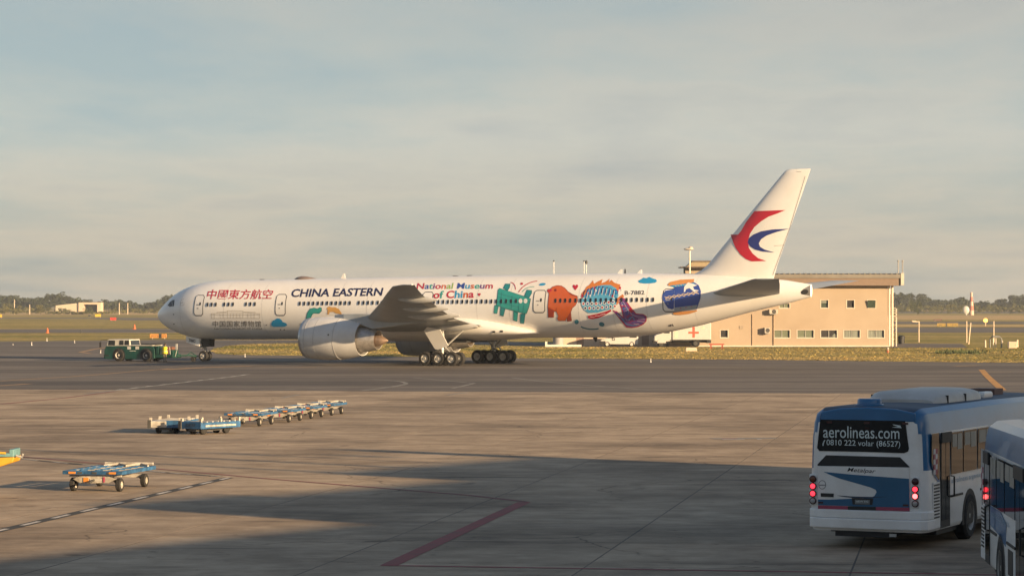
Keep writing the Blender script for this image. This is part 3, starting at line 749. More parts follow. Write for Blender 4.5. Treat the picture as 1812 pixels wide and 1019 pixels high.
# landing gear
def wheel(mb_p, c, r, w, parent):
    t = MB().lathe([(-w / 2, r * .55), (-w / 2, r * .86), (-w * .36, r * .97), (0, r), (w * .36, r * .97), (w / 2, r * .86), (w / 2, r * .55)], c, (0, 1, 0), 28).build('wheel', m_tyre, parent)
    MB().lathe([(-w / 2 + .03, r * .56), (-w * .42, r * .46), (-w * .30, r * .42), (-w * .30, r * .26), (-w * .5, r * .22), (-w * .5, .01)], c, (0, 1, 0), 22).lathe([(w / 2 - .03, r * .56), (w * .42, r * .46), (w * .30, r * .42), (w * .30, r * .26), (w * .5, r * .22), (w * .5, .01)], c, (0, 1, 0), 22).build('hub', m_hub, t)
for s_ in (-1, 1):
    y = s_ * 5.49
    gear = MB().tube([(37.1, y, .72), (37.1, y, 1.6)], .17, 12).tube([(37.05, y, 1.5), (36.9, y + s_ * -.1, 4.2)], .27, 14).tube([(35.5, y, .70), (38.7, y, .70)], .16, 8).build('main_gear', m_strut, air)
    MB().tube([(37.1, y, 1.7), (36.2, y - s_ * 2.0, 3.4)], .10, 8).tube([(37.1, y, 1.5), (39.3, y - s_ * .6, 3.6)], .09, 8).tube([(37.4, y, .85), (37.9, y, 1.35), (37.3, y, 1.9)], .07, 6).build('brace', m_strut, gear)
    for dx in (-1.47, 0, 1.47):
        MB().cyl((37.1 + dx, y - .95, .67), (37.1 + dx, y + .95, .67), .1).build('axle', m_strut, gear)
        for dy in (-.7, .7): wheel(None, (37.1 + dx, y + dy, .67), .67, .50, gear)
    MB().tube([(36.2, y + .3 * s_, .95), (36.5, y + .3 * s_, 1.3), (37, y, 1.5)], .05, 6).tube([(37.2, y - .3 * s_, 1.5), (37.9, y - .3 * s_, 1.25), (38.5, y - .3 * s_, 1.0)], .05, 6).build('hydraulic_line', m_dark, gear)
    # leg door hung outboard of the strut
    yd = y + s_ * .75
    MB().prism([(35.75, 3.35), (36.15, 3.75), (37.55, 3.5), (38.25, 1.95), (37.1, 1.55), (36.75, 1.6)], lambda a, b, d: (a, d + s_ * (b - 1.5) * .22, b), yd, yd + .07 * s_).build('gear_door', m_white, gear)
    MB().tube([(37.1, y, 2.3), (37.3, yd, 2.4)], .05, 6).build('door_link', m_strut, gear)
    # open well and body door beneath the belly
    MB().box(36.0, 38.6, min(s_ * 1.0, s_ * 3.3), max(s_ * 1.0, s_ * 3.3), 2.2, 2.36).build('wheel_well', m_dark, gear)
nose = MB().tube([(5.9, 0, .54), (5.9, 0, 1.3)], .09, 10).tube([(5.9, 0, 1.2), (5.95, 0, 2.7)], .15, 12).tube([(5.9, 0, 1.5), (4.6, 0, 2.6)], .07, 8).tube([(5.9, 0, .75), (6.25, 0, 1.0), (6.0, 0, 1.3)], .06, 6).cyl((5.9, -.55, .54), (5.9, .55, .54), .08).build('nose_gear', m_strut, air)
for dy in (-.36, .36): wheel(None, (5.9, dy, .54), .54, .36, nose)
MB().box(5.45, 5.75, -.42, .42, 1.35, 1.6).build('taxi_light', m_strut, nose)
dm = lambda a, b, d: (a, d, b)
nd = MB().prism([(4.0, 2.62), (5.7, 2.36), (5.7, 1.55), (4.05, 1.95)], dm, -.78, -.72).build('nose_gear_door', m_white, nose)
MB().prism([(4.0, 2.62), (5.7, 2.36), (5.7, 1.55), (4.05, 1.95)], dm, .72, .78).build('nose_gear_door', m_white, nose)
MB().prism([(5.75, 2.35), (6.75, 2.35), (6.7, 1.5), (5.75, 1.5)], dm, -.5, -.46).prism([(5.75, 2.35), (6.75, 2.35), (6.7, 1.5), (5.75, 1.5)], dm, .46, .5).build('nose_gear_door', m_dark, nose)
# ------------------------------------------------------------------ what is painted on the airliner
def pm(n, c): return mat('livery_' + n, c, .35, var=.04, scale=2, coat=.2)
P_red, P_navy, P_teal, P_or, P_blue, P_lblue, P_purp, P_green = pm('red', (.48, .015, .04)), pm('navy', (.015, .015, .07)), pm('teal', (.03, .33, .30)), pm('orange', (.60, .115, .025)), pm('blue', (.035, .075, .33)), pm('cyan', (.02, .30, .58)), pm('purple', (.17, .05, .22)), pm('green', (.30, .45, .12))
P_dteal, P_white, P_gold, P_ink, P_brown, P_sky = pm('dark_teal', (.01, .12, .13)), pm('white', (.8, .8, .78)), pm('gold', (.66, .36, .10)), pm('ink', (.05, .045, .05)), pm('sketch', (.42, .38, .32)), pm('pale_blue', (.25, .55, .72))
def art(name, polys, mats, off=.014, step=(8, 4), single=False):
    if single:
        for p in polys: art(name, [(p[0], 0)], [mats[p[1]]], off, step)
        return
    return sheet(name, polys, on_hull(off), mats, fus, step)
def words(name, s, box, m, **k):
    return lettering(name, s, box, on_hull(.014), m, fus, (10, 3), **k)
words('lettering', '中國東方航空', (366, 512.2, 484, 529.4), P_red, bold=.010, shear=.22, spacing=.98)
words('lettering', 'CHINA EASTERN', (516, 511.5, 679, 525.8), P_navy, bold=.022, shear=.22, tilt=-2.4)
words('lettering', 'National Museum', (737, 501.2, 872.5, 511.6), [P_red, P_blue, P_lblue, P_purp, P_or, P_green, P_teal], bold=.016, shear=.14, tilt=-.8, idx=[0, 1, 6, 3, 0, 4, 5, 5, 0, 1, 2, 4, 6, 3, 0])
words('lettering', 'of China', (767, 514.8, 838.5, 528.2), [P_red, P_teal, P_lblue, P_or], bold=.022, shear=.1, tilt=-1.2, idx=[0, 1, 0, 0, 2, 2, 3, 0])
words('lettering', '中国国家博物馆', (376.5, 567.5, 462, 578.2), P_ink, bold=.0, spacing=1.12)
words('lettering', 'NATIONAL MUSEUM OF CHINA', (379.5, 579.8, 464.5, 582.9), P_ink, spacing=1.05)
words('registration', 'B-7882', (1105.8, 514.6, 1140.5, 521.8), P_ink, bold=.01, tilt=-.7)
words('lettering', 'OPEN', (1183.5, 572.8, 1191.5, 577.5), P_ink) if False else None
lettering('lettering', '7882', (4.35, 2.36, 5.2, 2.02), lambda a, b: Vector((a, -.795, b)), P_ink, nd, bold=.02, tilt=-.12)
def heart(cx, cy, r): return [(cx, cy + r * 1.1), (cx - r * .7, cy + .25 * r), (cx - r, cy - .35 * r), (cx - r * .75, cy - .85 * r), (cx - r * .3, cy - .85 * r), (cx, cy - .4 * r), (cx + r * .35, cy - .9 * r), (cx + r * .8, cy - .85 * r), (cx + r, cy - .3 * r), (cx + r * .65, cy + .3 * r)]
for cx, cy, rr in ((720 + 208 / 5.363, 470 + 282 / 5.363, 3.2), (720 + 687 / 5.363, 470 + 275 / 5.363, 2.8), (980 + 205 / 5.363, 450 + 312 / 5.363, 5.0)):
    art('heart_mark', [(heart(cx, cy, rr), 0)], [P_red])
# the pencil drawing of a colonnaded hall
L = [[(555, 455), (712, 445), (860, 445), (1020, 455)], [(555, 500), (1020, 500)], [(557, 455), (562, 500)], [(1018, 455), (1016, 500)], [(612, 442), (700, 438), (712, 428), (855, 428), (870, 438), (975, 442), (975, 452)], [(612, 442), (612, 452)], [(712, 428), (712, 500)], [(858, 428), (858, 500)], [(585, 456), (587, 498)], [(640, 455), (642, 498)], [(668, 453), (670, 498)], [(740, 455), (740, 498)], [(770, 455), (770, 498)], [(800, 455), (800, 498)], [(830, 455), (830, 498)], [(905, 453), (905, 498)], [(935, 453), (935, 498)], [(965, 453), (965, 498)], [(555, 465), (1020, 465)]]
art('building_sketch', [(stroke(c1(l), .55), 0) for l in L], [P_brown])
art('roundel', [(stroke(c1(arc(300, 315, 255, 330, 265, 375) + arc(265, 375, 295, 385, 302, 355)[1:]), .45), 0), (stroke(c1([(268, 355), (290, 350), (283, 342)]), .7), 0)], [P_brown])
art('cloud_mark', [(c1([(1128, 570), (1128, 545), (1145, 520), (1165, 512), (1180, 500), (1205, 500), (1225, 515), (1235, 533), (1270, 545), (1278, 565), (1255, 578), (1150, 580)]), 0)], [P_lblue])
art('cloud_mark', [(c4([(803, 262), (805, 250), (835, 235), (850, 222), (880, 228), (905, 215), (930, 225), (945, 232), (970, 238), (980, 255), (965, 270), (920, 276), (860, 278), (820, 272)]), 0)], [P_lblue])
art('scroll_mark', [(c2([(172, 550), (182, 545), (200, 553), (216, 540), (223, 500), (233, 448), (260, 408), (300, 398), (330, 408), (355, 394), (372, 398), (373, 430), (347, 456), (310, 452), (288, 458), (271, 490), (265, 530), (242, 579), (215, 596), (188, 588)]), 0)], [P_dteal])
art('scroll_mark', [(c2([(178, 553), (200, 557), (220, 542), (227, 500), (237, 450), (262, 413), (300, 402), (330, 413), (355, 398), (369, 402), (369, 429), (345, 452), (310, 448), (285, 455), (267, 490), (261, 530), (239, 574), (215, 591), (191, 584)]), 0)], [P_teal], .020)
art('scroll_mark', [(c2([(425, 460), (428, 420), (417, 405), (440, 386), (465, 393), (500, 393), (537, 413), (560, 448), (560, 462), (510, 452), (480, 438), (448, 440), (440, 462)]), 0)], [P_gold])
# teal four-legged vessel
V = [[(863, 230), (880, 213), (1110, 288), (1178, 314), (1162, 390), (1137, 458), (1100, 452), (930, 408), (848, 377)], [(912, 215), (933, 172), (983, 172), (978, 207), (957, 240)], [(1112, 290), (1138, 228), (1187, 233), (1187, 262), (1157, 312)], [(833, 372), (872, 382), (857, 457), (823, 452)], [(888, 388), (937, 405), (917, 482), (883, 472)], [(1012, 428), (1057, 445), (1047, 532), (1008, 517)], [(1078, 455), (1127, 455), (1112, 552), (1073, 547)]]
art('vessel_outline', [(c3(v), 0) for v in V], [P_dteal], .014)
def shrink(P, d):
    cx = sum(p[0] for p in P) / len(P); cy = sum(p[1] for p in P) / len(P)
    return [(p[0] + (cx - p[0]) * d / max(1, math.hypot(cx - p[0], cy - p[1])), p[1] + (cy - p[1]) * d / max(1, math.hypot(cx - p[0], cy - p[1]))) for p in P]
art('vessel_body', [(c3(shrink(v, 6)), 0 if k in (0, 3, 5) else 1) for k, v in enumerate(V)], [P_teal, pm('mid_teal', (.02, .24, .26))], .019)
art('vessel_detail', [(stroke(c3(l), .5), 0) for l in ([(868, 262), (1105, 330), (1168, 345)], [(1070, 300), (1058, 440)], [(870, 300), (1060, 355)], [(862, 340), (1060, 395)], [(900, 250), (890, 380)], [(1000, 280), (990, 415)], [(1120, 320), (1100, 440)])] + [(oval(720 + cx / 5.363, 470 + 335 / 5.363, 3.4, 4.2), 1) for cx in (1080, 1127)], [P_dteal, P_white], .024)
art('firework_mark', [(stroke(c3(arc(985, 160, 1030, 165, 1032, 228)), 1.3), 0), (stroke(c3(arc(1060, 252, 1120, 160, 1238, 146)), 1.3), 0), (stroke(c3(arc(1095, 250, 1130, 200, 1210, 200)), 1.0), 1), (oval(720 + 1090 / 5.363, 470 + 172 / 5.363, 2.6, 2.0), 0), (oval(720 + 1287 / 5.363, 470 + 178 / 5.363, 6.0, 2.3, rot=-.15), 2)], [P_red, P_teal, P_lblue])
# orange bird-shaped vessel
B_ = [(1328, 240), (1340, 220), (1360, 220), (1385, 198), (1425, 187), (1467, 190), (1503, 213), (1532, 246), (1572, 270), (1622, 288), (1622, 337), (1602, 378), (1573, 402), (1558, 440), (1566, 525), (1522, 529), (1518, 492), (1507, 524), (1437, 524), (1427, 502), (1436, 480), (1415, 434), (1394, 442), (1394, 492), (1341, 491), (1336, 390), (1341, 320), (1348, 264)]
art('bird_outline', [(c3(B_), 0)], [pm('maroon', (.22, .02, .015))], .014)
art('bird_body', [(c3(shrink(B_, 5)), 0)], [P_or], .019)
art('bird_detail', [(c3([(1345, 395), (1412, 432), (1390, 445), (1390, 486), (1346, 485)]), 0), (c3([(1525, 490), (1552, 440), (1560, 519), (1526, 523)]), 0), (oval(720 + 1410 / 5.363, 470 + 233 / 5.363, 2.4, 2.4), 2), (c3([(1332, 240), (1362, 223), (1382, 233), (1352, 254)]), 1), (stroke(c3([(1415, 434), (1420, 400)]), .5), 2), (stroke(c3(arc(1540, 262, 1580, 290, 1618, 292)), .9), 2)], [pm('brick', (.33, .04, .02)), P_red, pm('maroon', (.22, .02, .015))], .024, single=True)
# blue head-dress with flames and a purple band
art('flame_mark', [(c4([(262, 375), (292, 338), (310, 308), (338, 290), (372, 246), (382, 280), (420, 258), (465, 236), (452, 275), (490, 262), (532, 232), (522, 268), (547, 243), (572, 268), (604, 280), (634, 288), (618, 330), (600, 420), (655, 378), (668, 400), (640, 430), (600, 480), (300, 460), (262, 440)]), 0)], [pm('flame', (.62, .20, .04))], .014)
art('crown_mark', [(c4([(262, 482), (256, 440), (275, 410), (300, 380), (340, 332), (400, 304), (470, 292), (540, 292), (590, 322), (620, 370), (602, 420), (592, 480), (562, 515), (490, 532), (420, 552), (330, 556), (285, 525)]), 0)], [pm('crown_blue', (.10, .40, .62))], .019)
rr_ = random.Random(3); pl = []
for i in range(17):
    x = 285 + i * 18; y = 405 - 60 * math.sin(max(0, (x - 270)) / 340 * 3.1) ** .8
    pl.append((stroke(c4(arc(x, y + 28, x + 15 * (1 if i % 2 else -1), y - 18, x + 16, y - 50 + i)), 1.5), 0 if i % 3 else 4))
    pl.append((stroke(c4(arc(x + 8, y + 40, x + 20, y + 5, x + 22, y - 25)), .9), 1 if i % 2 else 3))
for i in range(16):
    x = 282 + (i % 8) * 40 + (i // 8) * 18; y = 468 + (i // 8) * 42 - max(0, x - 400) * .10; qq = c4([(x, y)])[0]
    pl.append((oval(qq[0], qq[1], 3.1, 3.3, 12), 1)); pl.append((oval(qq[0], qq[1], 1.7, 1.8, 10), (2, 0, 4)[i % 3]))
for x, y in ((330, 370), (388, 325), (555, 395), (630, 320), (270, 395), (600, 350)):
    qq = c4([(x, y)])[0]; pl.append((oval(qq[0], qq[1], 1.7, 2.6, 8), 2)); pl.append((oval(qq[0] + 3, qq[1] + 4, 1.2, 1.6, 8), 1))
q = c4([(592, 357)])[0]; pl.append((oval(q[0], q[1], 4.0, 4.4, 12), 0)); pl.append((oval(q[0], q[1], 2.2, 2.4, 10), 3))
for k, it in enumerate(pl): pass
for k_ in (0, 1): art('crown_detail', pl[k_::2], [P_blue, P_white, P_red, P_lblue, P_navy], .024 + .005 * k_, (10, 5))['kind'] = 'stuff'
art('crown_band', [(c4([(320, 582), (360, 575), (430, 560), (500, 540), (542, 523), (547, 537), (500, 567), (430, 602), (370, 614), (330, 607)]), 0), (stroke(c4([(345, 592), (380, 597), (400, 582), (430, 585), (455, 570), (490, 562)]), .8), 1)], [P_red, P_white], .019)
art('ribbon_mark', [(c4([(556, 528), (600, 540), (654, 590), (642, 520), (612, 432), (640, 398), (682, 428), (722, 488), (782, 560), (852, 566), (882, 588), (880, 632), (852, 663), (800, 688), (740, 698), (688, 692), (638, 632)]), 0)], [P_red], .014)
art('ribbon_body', [(c4([(566, 534), (604, 550), (664, 604), (650, 520), (620, 436), (640, 406), (676, 434), (714, 492), (776, 567), (850, 572), (874, 592), (873, 628), (848, 656), (800, 680), (740, 690), (692, 684), (645, 628)]), 0)], [P_purp], .019)
art('ribbon_detail', [(stroke(c4([(612 + k * 14, 440 + k * 26), (650 + k * 14, 448 + k * 20), (640 + k * 18, 470 + k * 22)]), 1.4), (1, 0, 3, 2)[k % 4]) for k in range(8)] + [(stroke(c4([(600 + k * 26, 560 + k * 15), (618 + k * 26, 590 + k * 12), (640 + k * 28, 585 + k * 12)]), 1.2), (1, 3, 0)[k % 3]) for k in range(8)] + [(stroke(c4(l), 1.2), k) for l, k in (([(640, 440), (672, 480), (660, 520), (690, 560), (720, 590), (700, 625), (760, 650), (800, 640), (840, 655)], 0), ([(660, 450), (690, 500), (740, 570), (790, 590), (860, 600)], 1), ([(600, 560), (650, 610), (690, 660), (750, 675), (820, 668)], 2), ([(800, 610), (868, 615)], 1), ([(790, 630), (862, 640)], 1))] + [(c4([(712, 520), (735, 500), (752, 545), (722, 560)]), 3), (oval(*c4([(650, 480)])[0], 1.8, 1.8, 8), 1), (oval(*c4([(700, 545)])[0], 1.6, 1.6, 8), 0)], [P_blue, pm('lilac', (.42, .33, .48)), P_lblue, P_red], .024)
art('smile_mark', [(oval(*c4([(217, 640)])[0], 3.9, 4.2, rot=.3), 0), (oval(*c4([(455, 663)])[0], 5.0, 3.9, rot=.3), 0), (stroke(c4(arc(258, 685, 330, 722, 425, 703)), 2.2), 0)], [pm('deep_teal', (.02, .19, .27))], .014)
# blue and white jar
art('jar_body', [(c4([(1060, 345), (1145, 330), (1140, 515), (1120, 520), (1085, 510), (1055, 470), (1030, 420), (1035, 380)]), 0)], [P_blue], .030)
art('jar_body', [(c4([(1146, 312), (1095, 298), (1325, 262), (1376, 295), (1397, 350), (1392, 420), (1367, 490), (1352, 532), (1145, 551), (1145, 420)]), 0)], [P_blue], .032)
art('jar_rim', [(c4([(1082, 287), (1110, 263), (1200, 243), (1334, 237), (1328, 267), (1200, 287), (1092, 300)]), 0), (c4([(1128, 552), (1350, 520), (1363, 538), (1290, 562), (1200, 574), (1138, 570)]), 0)], [pm('jar_orange', (.62, .27, .08))], .036, single=True)
art('jar_band', [(c4([(1146, 505), (1364, 478), (1350, 528), (1146, 546)]), 0), (c4([(1100, 300), (1328, 272), (1340, 285), (1146, 312)]), 3)] + [(stroke(c4(arc(1060 + k * 45, 425 - k * 8, 1085 + k * 45, 400 - k * 8, 1105 + k * 45, 424 - k * 8)), 1.5), 1) for k in range(7)] + [(stroke(c4(arc(1052 + k * 45, 402 - k * 7, 1075 + k * 45, 420 - k * 8, 1095 + k * 45, 395 - k * 8)), 1.2), 1) for k in range(7)] + [(stroke(c4([(1150 + k * 26, 300 - k * 4), (1166 + k * 26, 306 - k * 4)]), 1.0), 1) for k in range(6)] + [(heart(*c4([(x, y)])[0], 1.1), 2) for x, y in ((1205, 512), (1255, 503), (1305, 494))], [pm('jar_grey', (.33, .36, .40)), pm('jar_beige', (.60, .47, .34)), P_red, P_lblue], .038)
art('jar_bird', [(c4([(1235, 360), (1238, 310), (1275, 268), (1300, 275), (1362, 295), (1322, 310), (1332, 335), (1385, 345), (1340, 352), (1362, 378), (1318, 345), (1288, 322), (1256, 332), (1248, 356)]), 0)], [P_white], .042)
for l in ([(1094, 668), (1094, 684)], [(1108, 663), (1110, 684)], [(1122, 662), (1136, 680)]):
    art('stencil_mark', [(stroke(c4(l), 1.6), 0)], [P_ink])
for x, y in ((1215, 606), (1250, 607), (1080, 563), (200, 462), (203, 553)):
    art('sensor_port', [(oval(*c1([(x, y)])[0], 1.3, .9, 8), 0)], [P_ink])
# ================================================================== buses
m_bw = mat('bus_white', (.84, .85, .85), .38, var=.06, scale=1.2, coat=.25, dirt=.16)
m_bb = mat('bus_blue', (.02, .15, .36), .34, var=.10, scale=1.0, coat=.35, dirt=.15)
m_bb2 = mat('bus_hatch_blue', (.012, .115, .25), .4, var=.06, scale=1.0, coat=.2, dirt=.1)
m_bg = mat('bus_roof_grey', (.05, .085, .14), .6, var=.15, scale=1.2, dirt=.2)
m_rub = mat('black_rubber', (.018, .018, .019), .6, var=.2)
m_bgl = glass('bus_glass', (.012, .013, .014), .04)
m_frost = mat('window_film', (.30, .30, .27), .5)
m_lamp_on = mat('tail_lamp_lit', (.6, .02, .03), .3, emit=((1, .03, .05), 1.2))
m_lamp_hot = mat('tail_lamp_core', (.8, .1, .1), .3, emit=((1, .10, .10), 2.4))
m_lamp_amber = mat('amber_lens', (.14, .04, .012), .25)
m_lamp_dark = mat('dark_lens', (.05, .012, .016), .25)
m_lamp_clear = mat('clear_lens', (.36, .36, .36), .25)
m_txt = mat('window_lettering', (.62, .70, .70), .5)
m_chk = mat('checker_white', (.62, .60, .60), .5); m_chr = mat('checker_red', (.34, .05, .10), .5)
m_brim = mat('bus_rim', (.34, .34, .33), .45, .3, var=.2)
BW = 1.275
def bus_frame(center, fwd):
    f = Vector((fwd[0], fwd[1], 0)).normalized(); z = Vector((0, 0, 1)); l = z.cross(f)
    M = Matrix.Translation((center[0], center[1], gz(center[1]))) @ SLOPE @ Matrix(((f.x, l.x, 0, 0), (f.y, l.y, 0, 0), (0, 0, 1, 0), (0, 0, 0, 1)))
    return M
B1 = bus_frame((7.26, 51.94), (math.sin(R(25)), math.cos(R(25))))
B1i = B1.inverted()
def ray_local(Mi, px, py, axis, val):
    o = Mi @ Vector((0, 0, CZ)); d = Mi.to_3x3() @ Vector(((px - 906) / FP, 1, -(py - HY) / FP))
    t = (val - o[axis]) / d[axis]; return o + d * t
def rear1(px, py): p = ray_local(B1i, px, py, 0, 0.0); return p.y, p.z
def side1(px, py): p = ray_local(B1i, px, py, 1, -BW); return p.x, p.z
def q2(l): return [rear1(1422 + a / 6.969, 820 + b / 6.969) for a, b in l]      # lower rear
def q1(l): return [rear1(1422 + a / 6.969, 680 + b / 6.969) for a, b in l]      # upper rear
def bus(name, label, M, details, roofm=None):
    bus_ = thing(name, label, 'bus', M, 'apron passenger buses')
    LN = 11.6
    # cross-section: from the skirt up over the roof; rings run along the length
    def ring(x, ins, top, bulge=0.0):
        w = BW - ins
        pts = [(-w + .05, .36), (-w, .44), (-w, 1.0), (-w + .012, 1.62), (-w + .035, 2.28), (-w + .05, 2.36), (-w + .07, 2.56), (-w + .12, top - .12), (-w + .26, top - .015), (-w * .5, top + .015), (0, top + .03)]
        full = pts + [(-a, b) for a, b in pts[-2::-1]]
        return [(x, a, b) for a, b in full]
    stn = [(0.0, .16, 2.70), (.03, .10, 2.76), (.10, .045, 2.82), (.22, .012, 2.86), (.40, 0, 2.88), (5.8, 0, 2.90), (11.2, 0, 2.88), (11.5, .05, 2.82), (11.6, .15, 2.7)]
    rings = [ring(*s_) for s_ in stn]; n = len(rings[0])
    ms = [0, 0, 0, 0, 0, 1, 1, 1, 2, 2, 2, 2, 1, 1, 1, 0, 0, 0, 0, 0, 0] + [0] * 4
    corner = lambda i, j: 1 if (1 <= i <= 3 and j in (3, 4, 15, 16)) else ms[j]
    shell = MB().loft(rings, 0, True, (True, True), corner).build('body', [m_bw, m_bb, roofm or m_bg], bus_, ang=32)
    # rear end upper cap in blue
    pr = lambda x0: (lambda a, b, d: (x0 - d, a, b))
    def rear_panel(nm, poly, m, d0, d1, par=shell, bev=0.0): return MB().prism(poly, lambda a, b, d: (-d, a, b), d0, d1).build(nm, m, par, bevel=bev)
    def side_panel(nm, poly, m, d0=.004, d1=.02, par=shell, sgn=-1, bev=0.0): return MB().prism(poly, lambda a, b, d: (a, sgn * (BW + d), b), d0, d1).build(nm, m, par, bevel=bev)
    rear_panel('roof_edge', [(1.02, 2.60), (-1.02, 2.60), (-1.0, 2.78), (-.6, 2.86), (0, 2.89), (.6, 2.86), (1.0, 2.78)], m_bb, -.12, .015, bev=.03)
    for y in (.80, 0, -.80): rear_panel('marker_lamp', [(y - .06, 2.55), (y + .06, 2.55), (y + .06, 2.59), (y - .06, 2.59)], m_lamp_dark, 0, .03)
    rw = rear_panel('rear_window', q1([(215, 360), (240, 348), (700, 350), (1200, 365), (1245, 385), (1300, 790), (1290, 825), (1240, 845), (700, 828), (195, 818), (168, 780), (178, 700)]), m_bgl, 0.0, .012)
    fr = lambda off: (lambda a, b: Vector((-off, *rear1(a, b))))
    X = lambda v: 1422 + v / 6.969
    Yv = lambda v: 680 + v / 6.969
    lettering('lettering', 'aerolineas.com', (X(245), Yv(508), X(1185), Yv(655)), fr(.018), m_txt, rw, bold=.004, tilt=2.4)
    lettering('lettering', '0810 222 volar (86527)', (X(285), Yv(676), X(1195), Yv(768)), fr(.018), m_txt, rw, bold=.004, tilt=3.0)
    sheet('handset_mark', [([(X(a), Yv(b)) for a, b in [(262, 680), (272, 684), (252, 720), (250, 752), (236, 755), (236, 740), (242, 712)]], 0), ([(X(a), Yv(b)) for a, b in [(1100, 490), (1195, 505), (1200, 518), (1213, 536), (1085, 528), (1170, 518), (1110, 500)]], 0)], fr(.018), [m_txt], rw)
    MB().box(-.012, -.008 + .002, -.05, .05, 2.44, 2.48).build('brake_lamp', m_lamp_dark, rw)
    # body-coloured rim and shoulders around the hatch
    rear_panel('vent_panel', q2([(280, -105), (1190, -80), (1310, 40), (1300, 45), (178, 25), (172, 10)]), m_rub, 0, .02)
    hatch = rear_panel('engine_hatch', q2([(178, 26), (1305, 46), (1313, 585), (180, 553)]), m_bw, 0, .03, bev=.008)
    rear_panel('blue_flash', q2([(250, 98), (600, 132), (1306, 184), (1312, 545), (900, 540), (560, 520), (185, 508), (183, 438), (330, 440), (600, 428), (830, 418), (880, 395), (905, 350), (895, 320), (830, 290), (440, 178), (330, 135)]), m_bb2, .030, .034, hatch)
    rear_panel('red_stripe', q2([(184, 510), (560, 522), (1312, 540), (1313, 584), (182, 552)]), m_chr, .030, .037, hatch)
    pl_ = rear_panel('plate_recess', q2([(600, 420), (865, 425), (855, 505), (612, 500)]), m_rub, .030, .042, hatch)
    np_ = rear_panel('number_plate', q2([(640, 440), (825, 445), (822, 500), (642, 494)]), mat('plate_grey', (.16, .17, .17), .5), .042, .047, pl_)
    lettering('lettering', 'HRW 932', (X(655), 820 + 452 / 6.969, X(808), 820 + 474 / 6.969), fr(.05), m_txt, np_, bold=.01)
    rear_panel('maker_bar', q2([(552, 522), (895, 530), (897, 572), (558, 565)]), m_rub, .030, .052, hatch)
    rear_panel('grab_slot', q2([(218, 360), (378, 366), (376, 410), (220, 405)]), m_rub, .030, .04, hatch)
    for xx in ((186, 466, 248, 488), (1232, 498, 1300, 522)):
        rear_panel('reflector', q2([(xx[0], xx[1]), (xx[2], xx[1] + 2), (xx[2], xx[3]), (xx[0], xx[3])]), m_lamp_dark, .034, .042, hatch)
    lettering('lettering', 'Metalpar', (X(545), 820 + 45 / 6.969, X(895), 820 + 110 / 6.969), fr(.034), m_rub, hatch, bold=.003, shear=.3, tilt=3.0)
    sheet('badge', [([q for q in oval(X(236), 820 + 258 / 6.969, 6.6, 8.0, 20)], 0)], fr(.034), [mat('badge_grey', (.10, .11, .12), .5)], hatch)
    sheet('badge', [([q for q in oval(X(236), 820 + 258 / 6.969, 5.7, 7.0, 20)], 0), (stroke([(X(196), 820 + 262 / 6.969), (X(276), 820 + 262 / 6.969)], 1.6), 1)], fr(.036), [m_bw, mat('badge_grey', (.10, .11, .12), .5)], hatch)
    sheet('hatch_crease', [(arc(X(415), 820 + 388 / 6.969, X(620), 820 + 445 / 6.969, X(1060), 820 + 403 / 6.969) + arc(X(1060), 820 + 403 / 6.969, X(760), 820 + 415 / 6.969, X(415), 820 + 388 / 6.969)[1:-1], 0)], fr(.0375), [mat('crease_navy', (.01, .03, .07), .5)], hatch)
    # lamp clusters
    for side_, cx, ys, seq in ((1, 120, (187, 275, 365, 455), (m_lamp_amber, m_lamp_on, m_lamp_on, m_lamp_clear)), (-1, 1381, (220, 314, 400, 492), (m_lamp_dark, m_lamp_on, m_lamp_hot, m_lamp_clear))):
        cl = rear_panel('lamp_cluster', q2([(cx - 48, ys[0] - 62), (cx + 48, ys[0] - 60), (cx + 46, ys[3] + 62), (cx - 42, ys[3] + 60)]), m_bw, -.06, .012, bev=.02)
        for yv, mm in zip(ys, seq):
            a, b = q2([(cx, yv)])[0]
            MB().lathe([(-.01, .076), (.03, .073), (.034, .06)], (-.012, a, b), (-1, 0, 0), 18, cap=(False, True)).build('lamp_rim', m_lamp_dark, cl)
            MB().lathe([(.02, .056), (.045, .05), (.056, .026), (.058, .005)], (-.012, a, b), (-1, 0, 0), 16, cap=(False, True)).build('lamp', mm, cl)
    # bumper in two steps
    bp = MB()
    def bump(z0, z1, out):
        pts = [(.95, -BW + .0), (.3, -BW - .02), (.06, -BW + .02), (-.03 - out, -BW + .14), (-.09 - out, -.7), (-.10 - out, 0), (-.09 - out, .7), (-.03 - out, BW - .14), (.06, BW - .02), (.3, BW + .02), (.95, BW), (.95, BW - .1), (.1, BW - .14), (.05, 0), (.1, -BW + .14), (.95, -BW + .1)]
        bp.loft([[(a, b, z0) for a, b in pts], [(a, b, z1) for a, b in pts]], 0, False)
    bump(.62, .79, 0); bump(.41, .618, .03)
    bo = bp.build('bumper', m_bw, shell, bevel=.022)
    MB().box(1.1, 11.4, -BW + .14, BW - .14, .24, .40).box(.05, 1.0, -.45, .7, .24, .40).build('underbody', m_rub, shell)
    MB().box(-.06, -.02, -.62, -.48, .27, .33).build('tow_eye', m_strut, shell)
    # near side: grille, doors, windows, wheel arches
    def sq(x0, x1, z0, z1): return [(x0, z0), (x1, z0), (x1, z1), (x0, z1)]
    gr = side_panel('grille', sq(.34, .82, .60, 1.36), m_bw, .0, .012, bev=.01)
    for k in range(11): side_panel('slat', sq(.38, .78, .63 + k * .066, .66 + k * .066), m_rub, .012, .022, gr)
    side_panel('quarter_window', [(.22, 1.78), (.50, 1.52), (.74, 1.40), (.80, 1.44), (.80, 2.36), (.26, 2.36)], m_bgl, .002, .012)
    qp = [(.30 + .0, 1.56)]
    ck = MB()
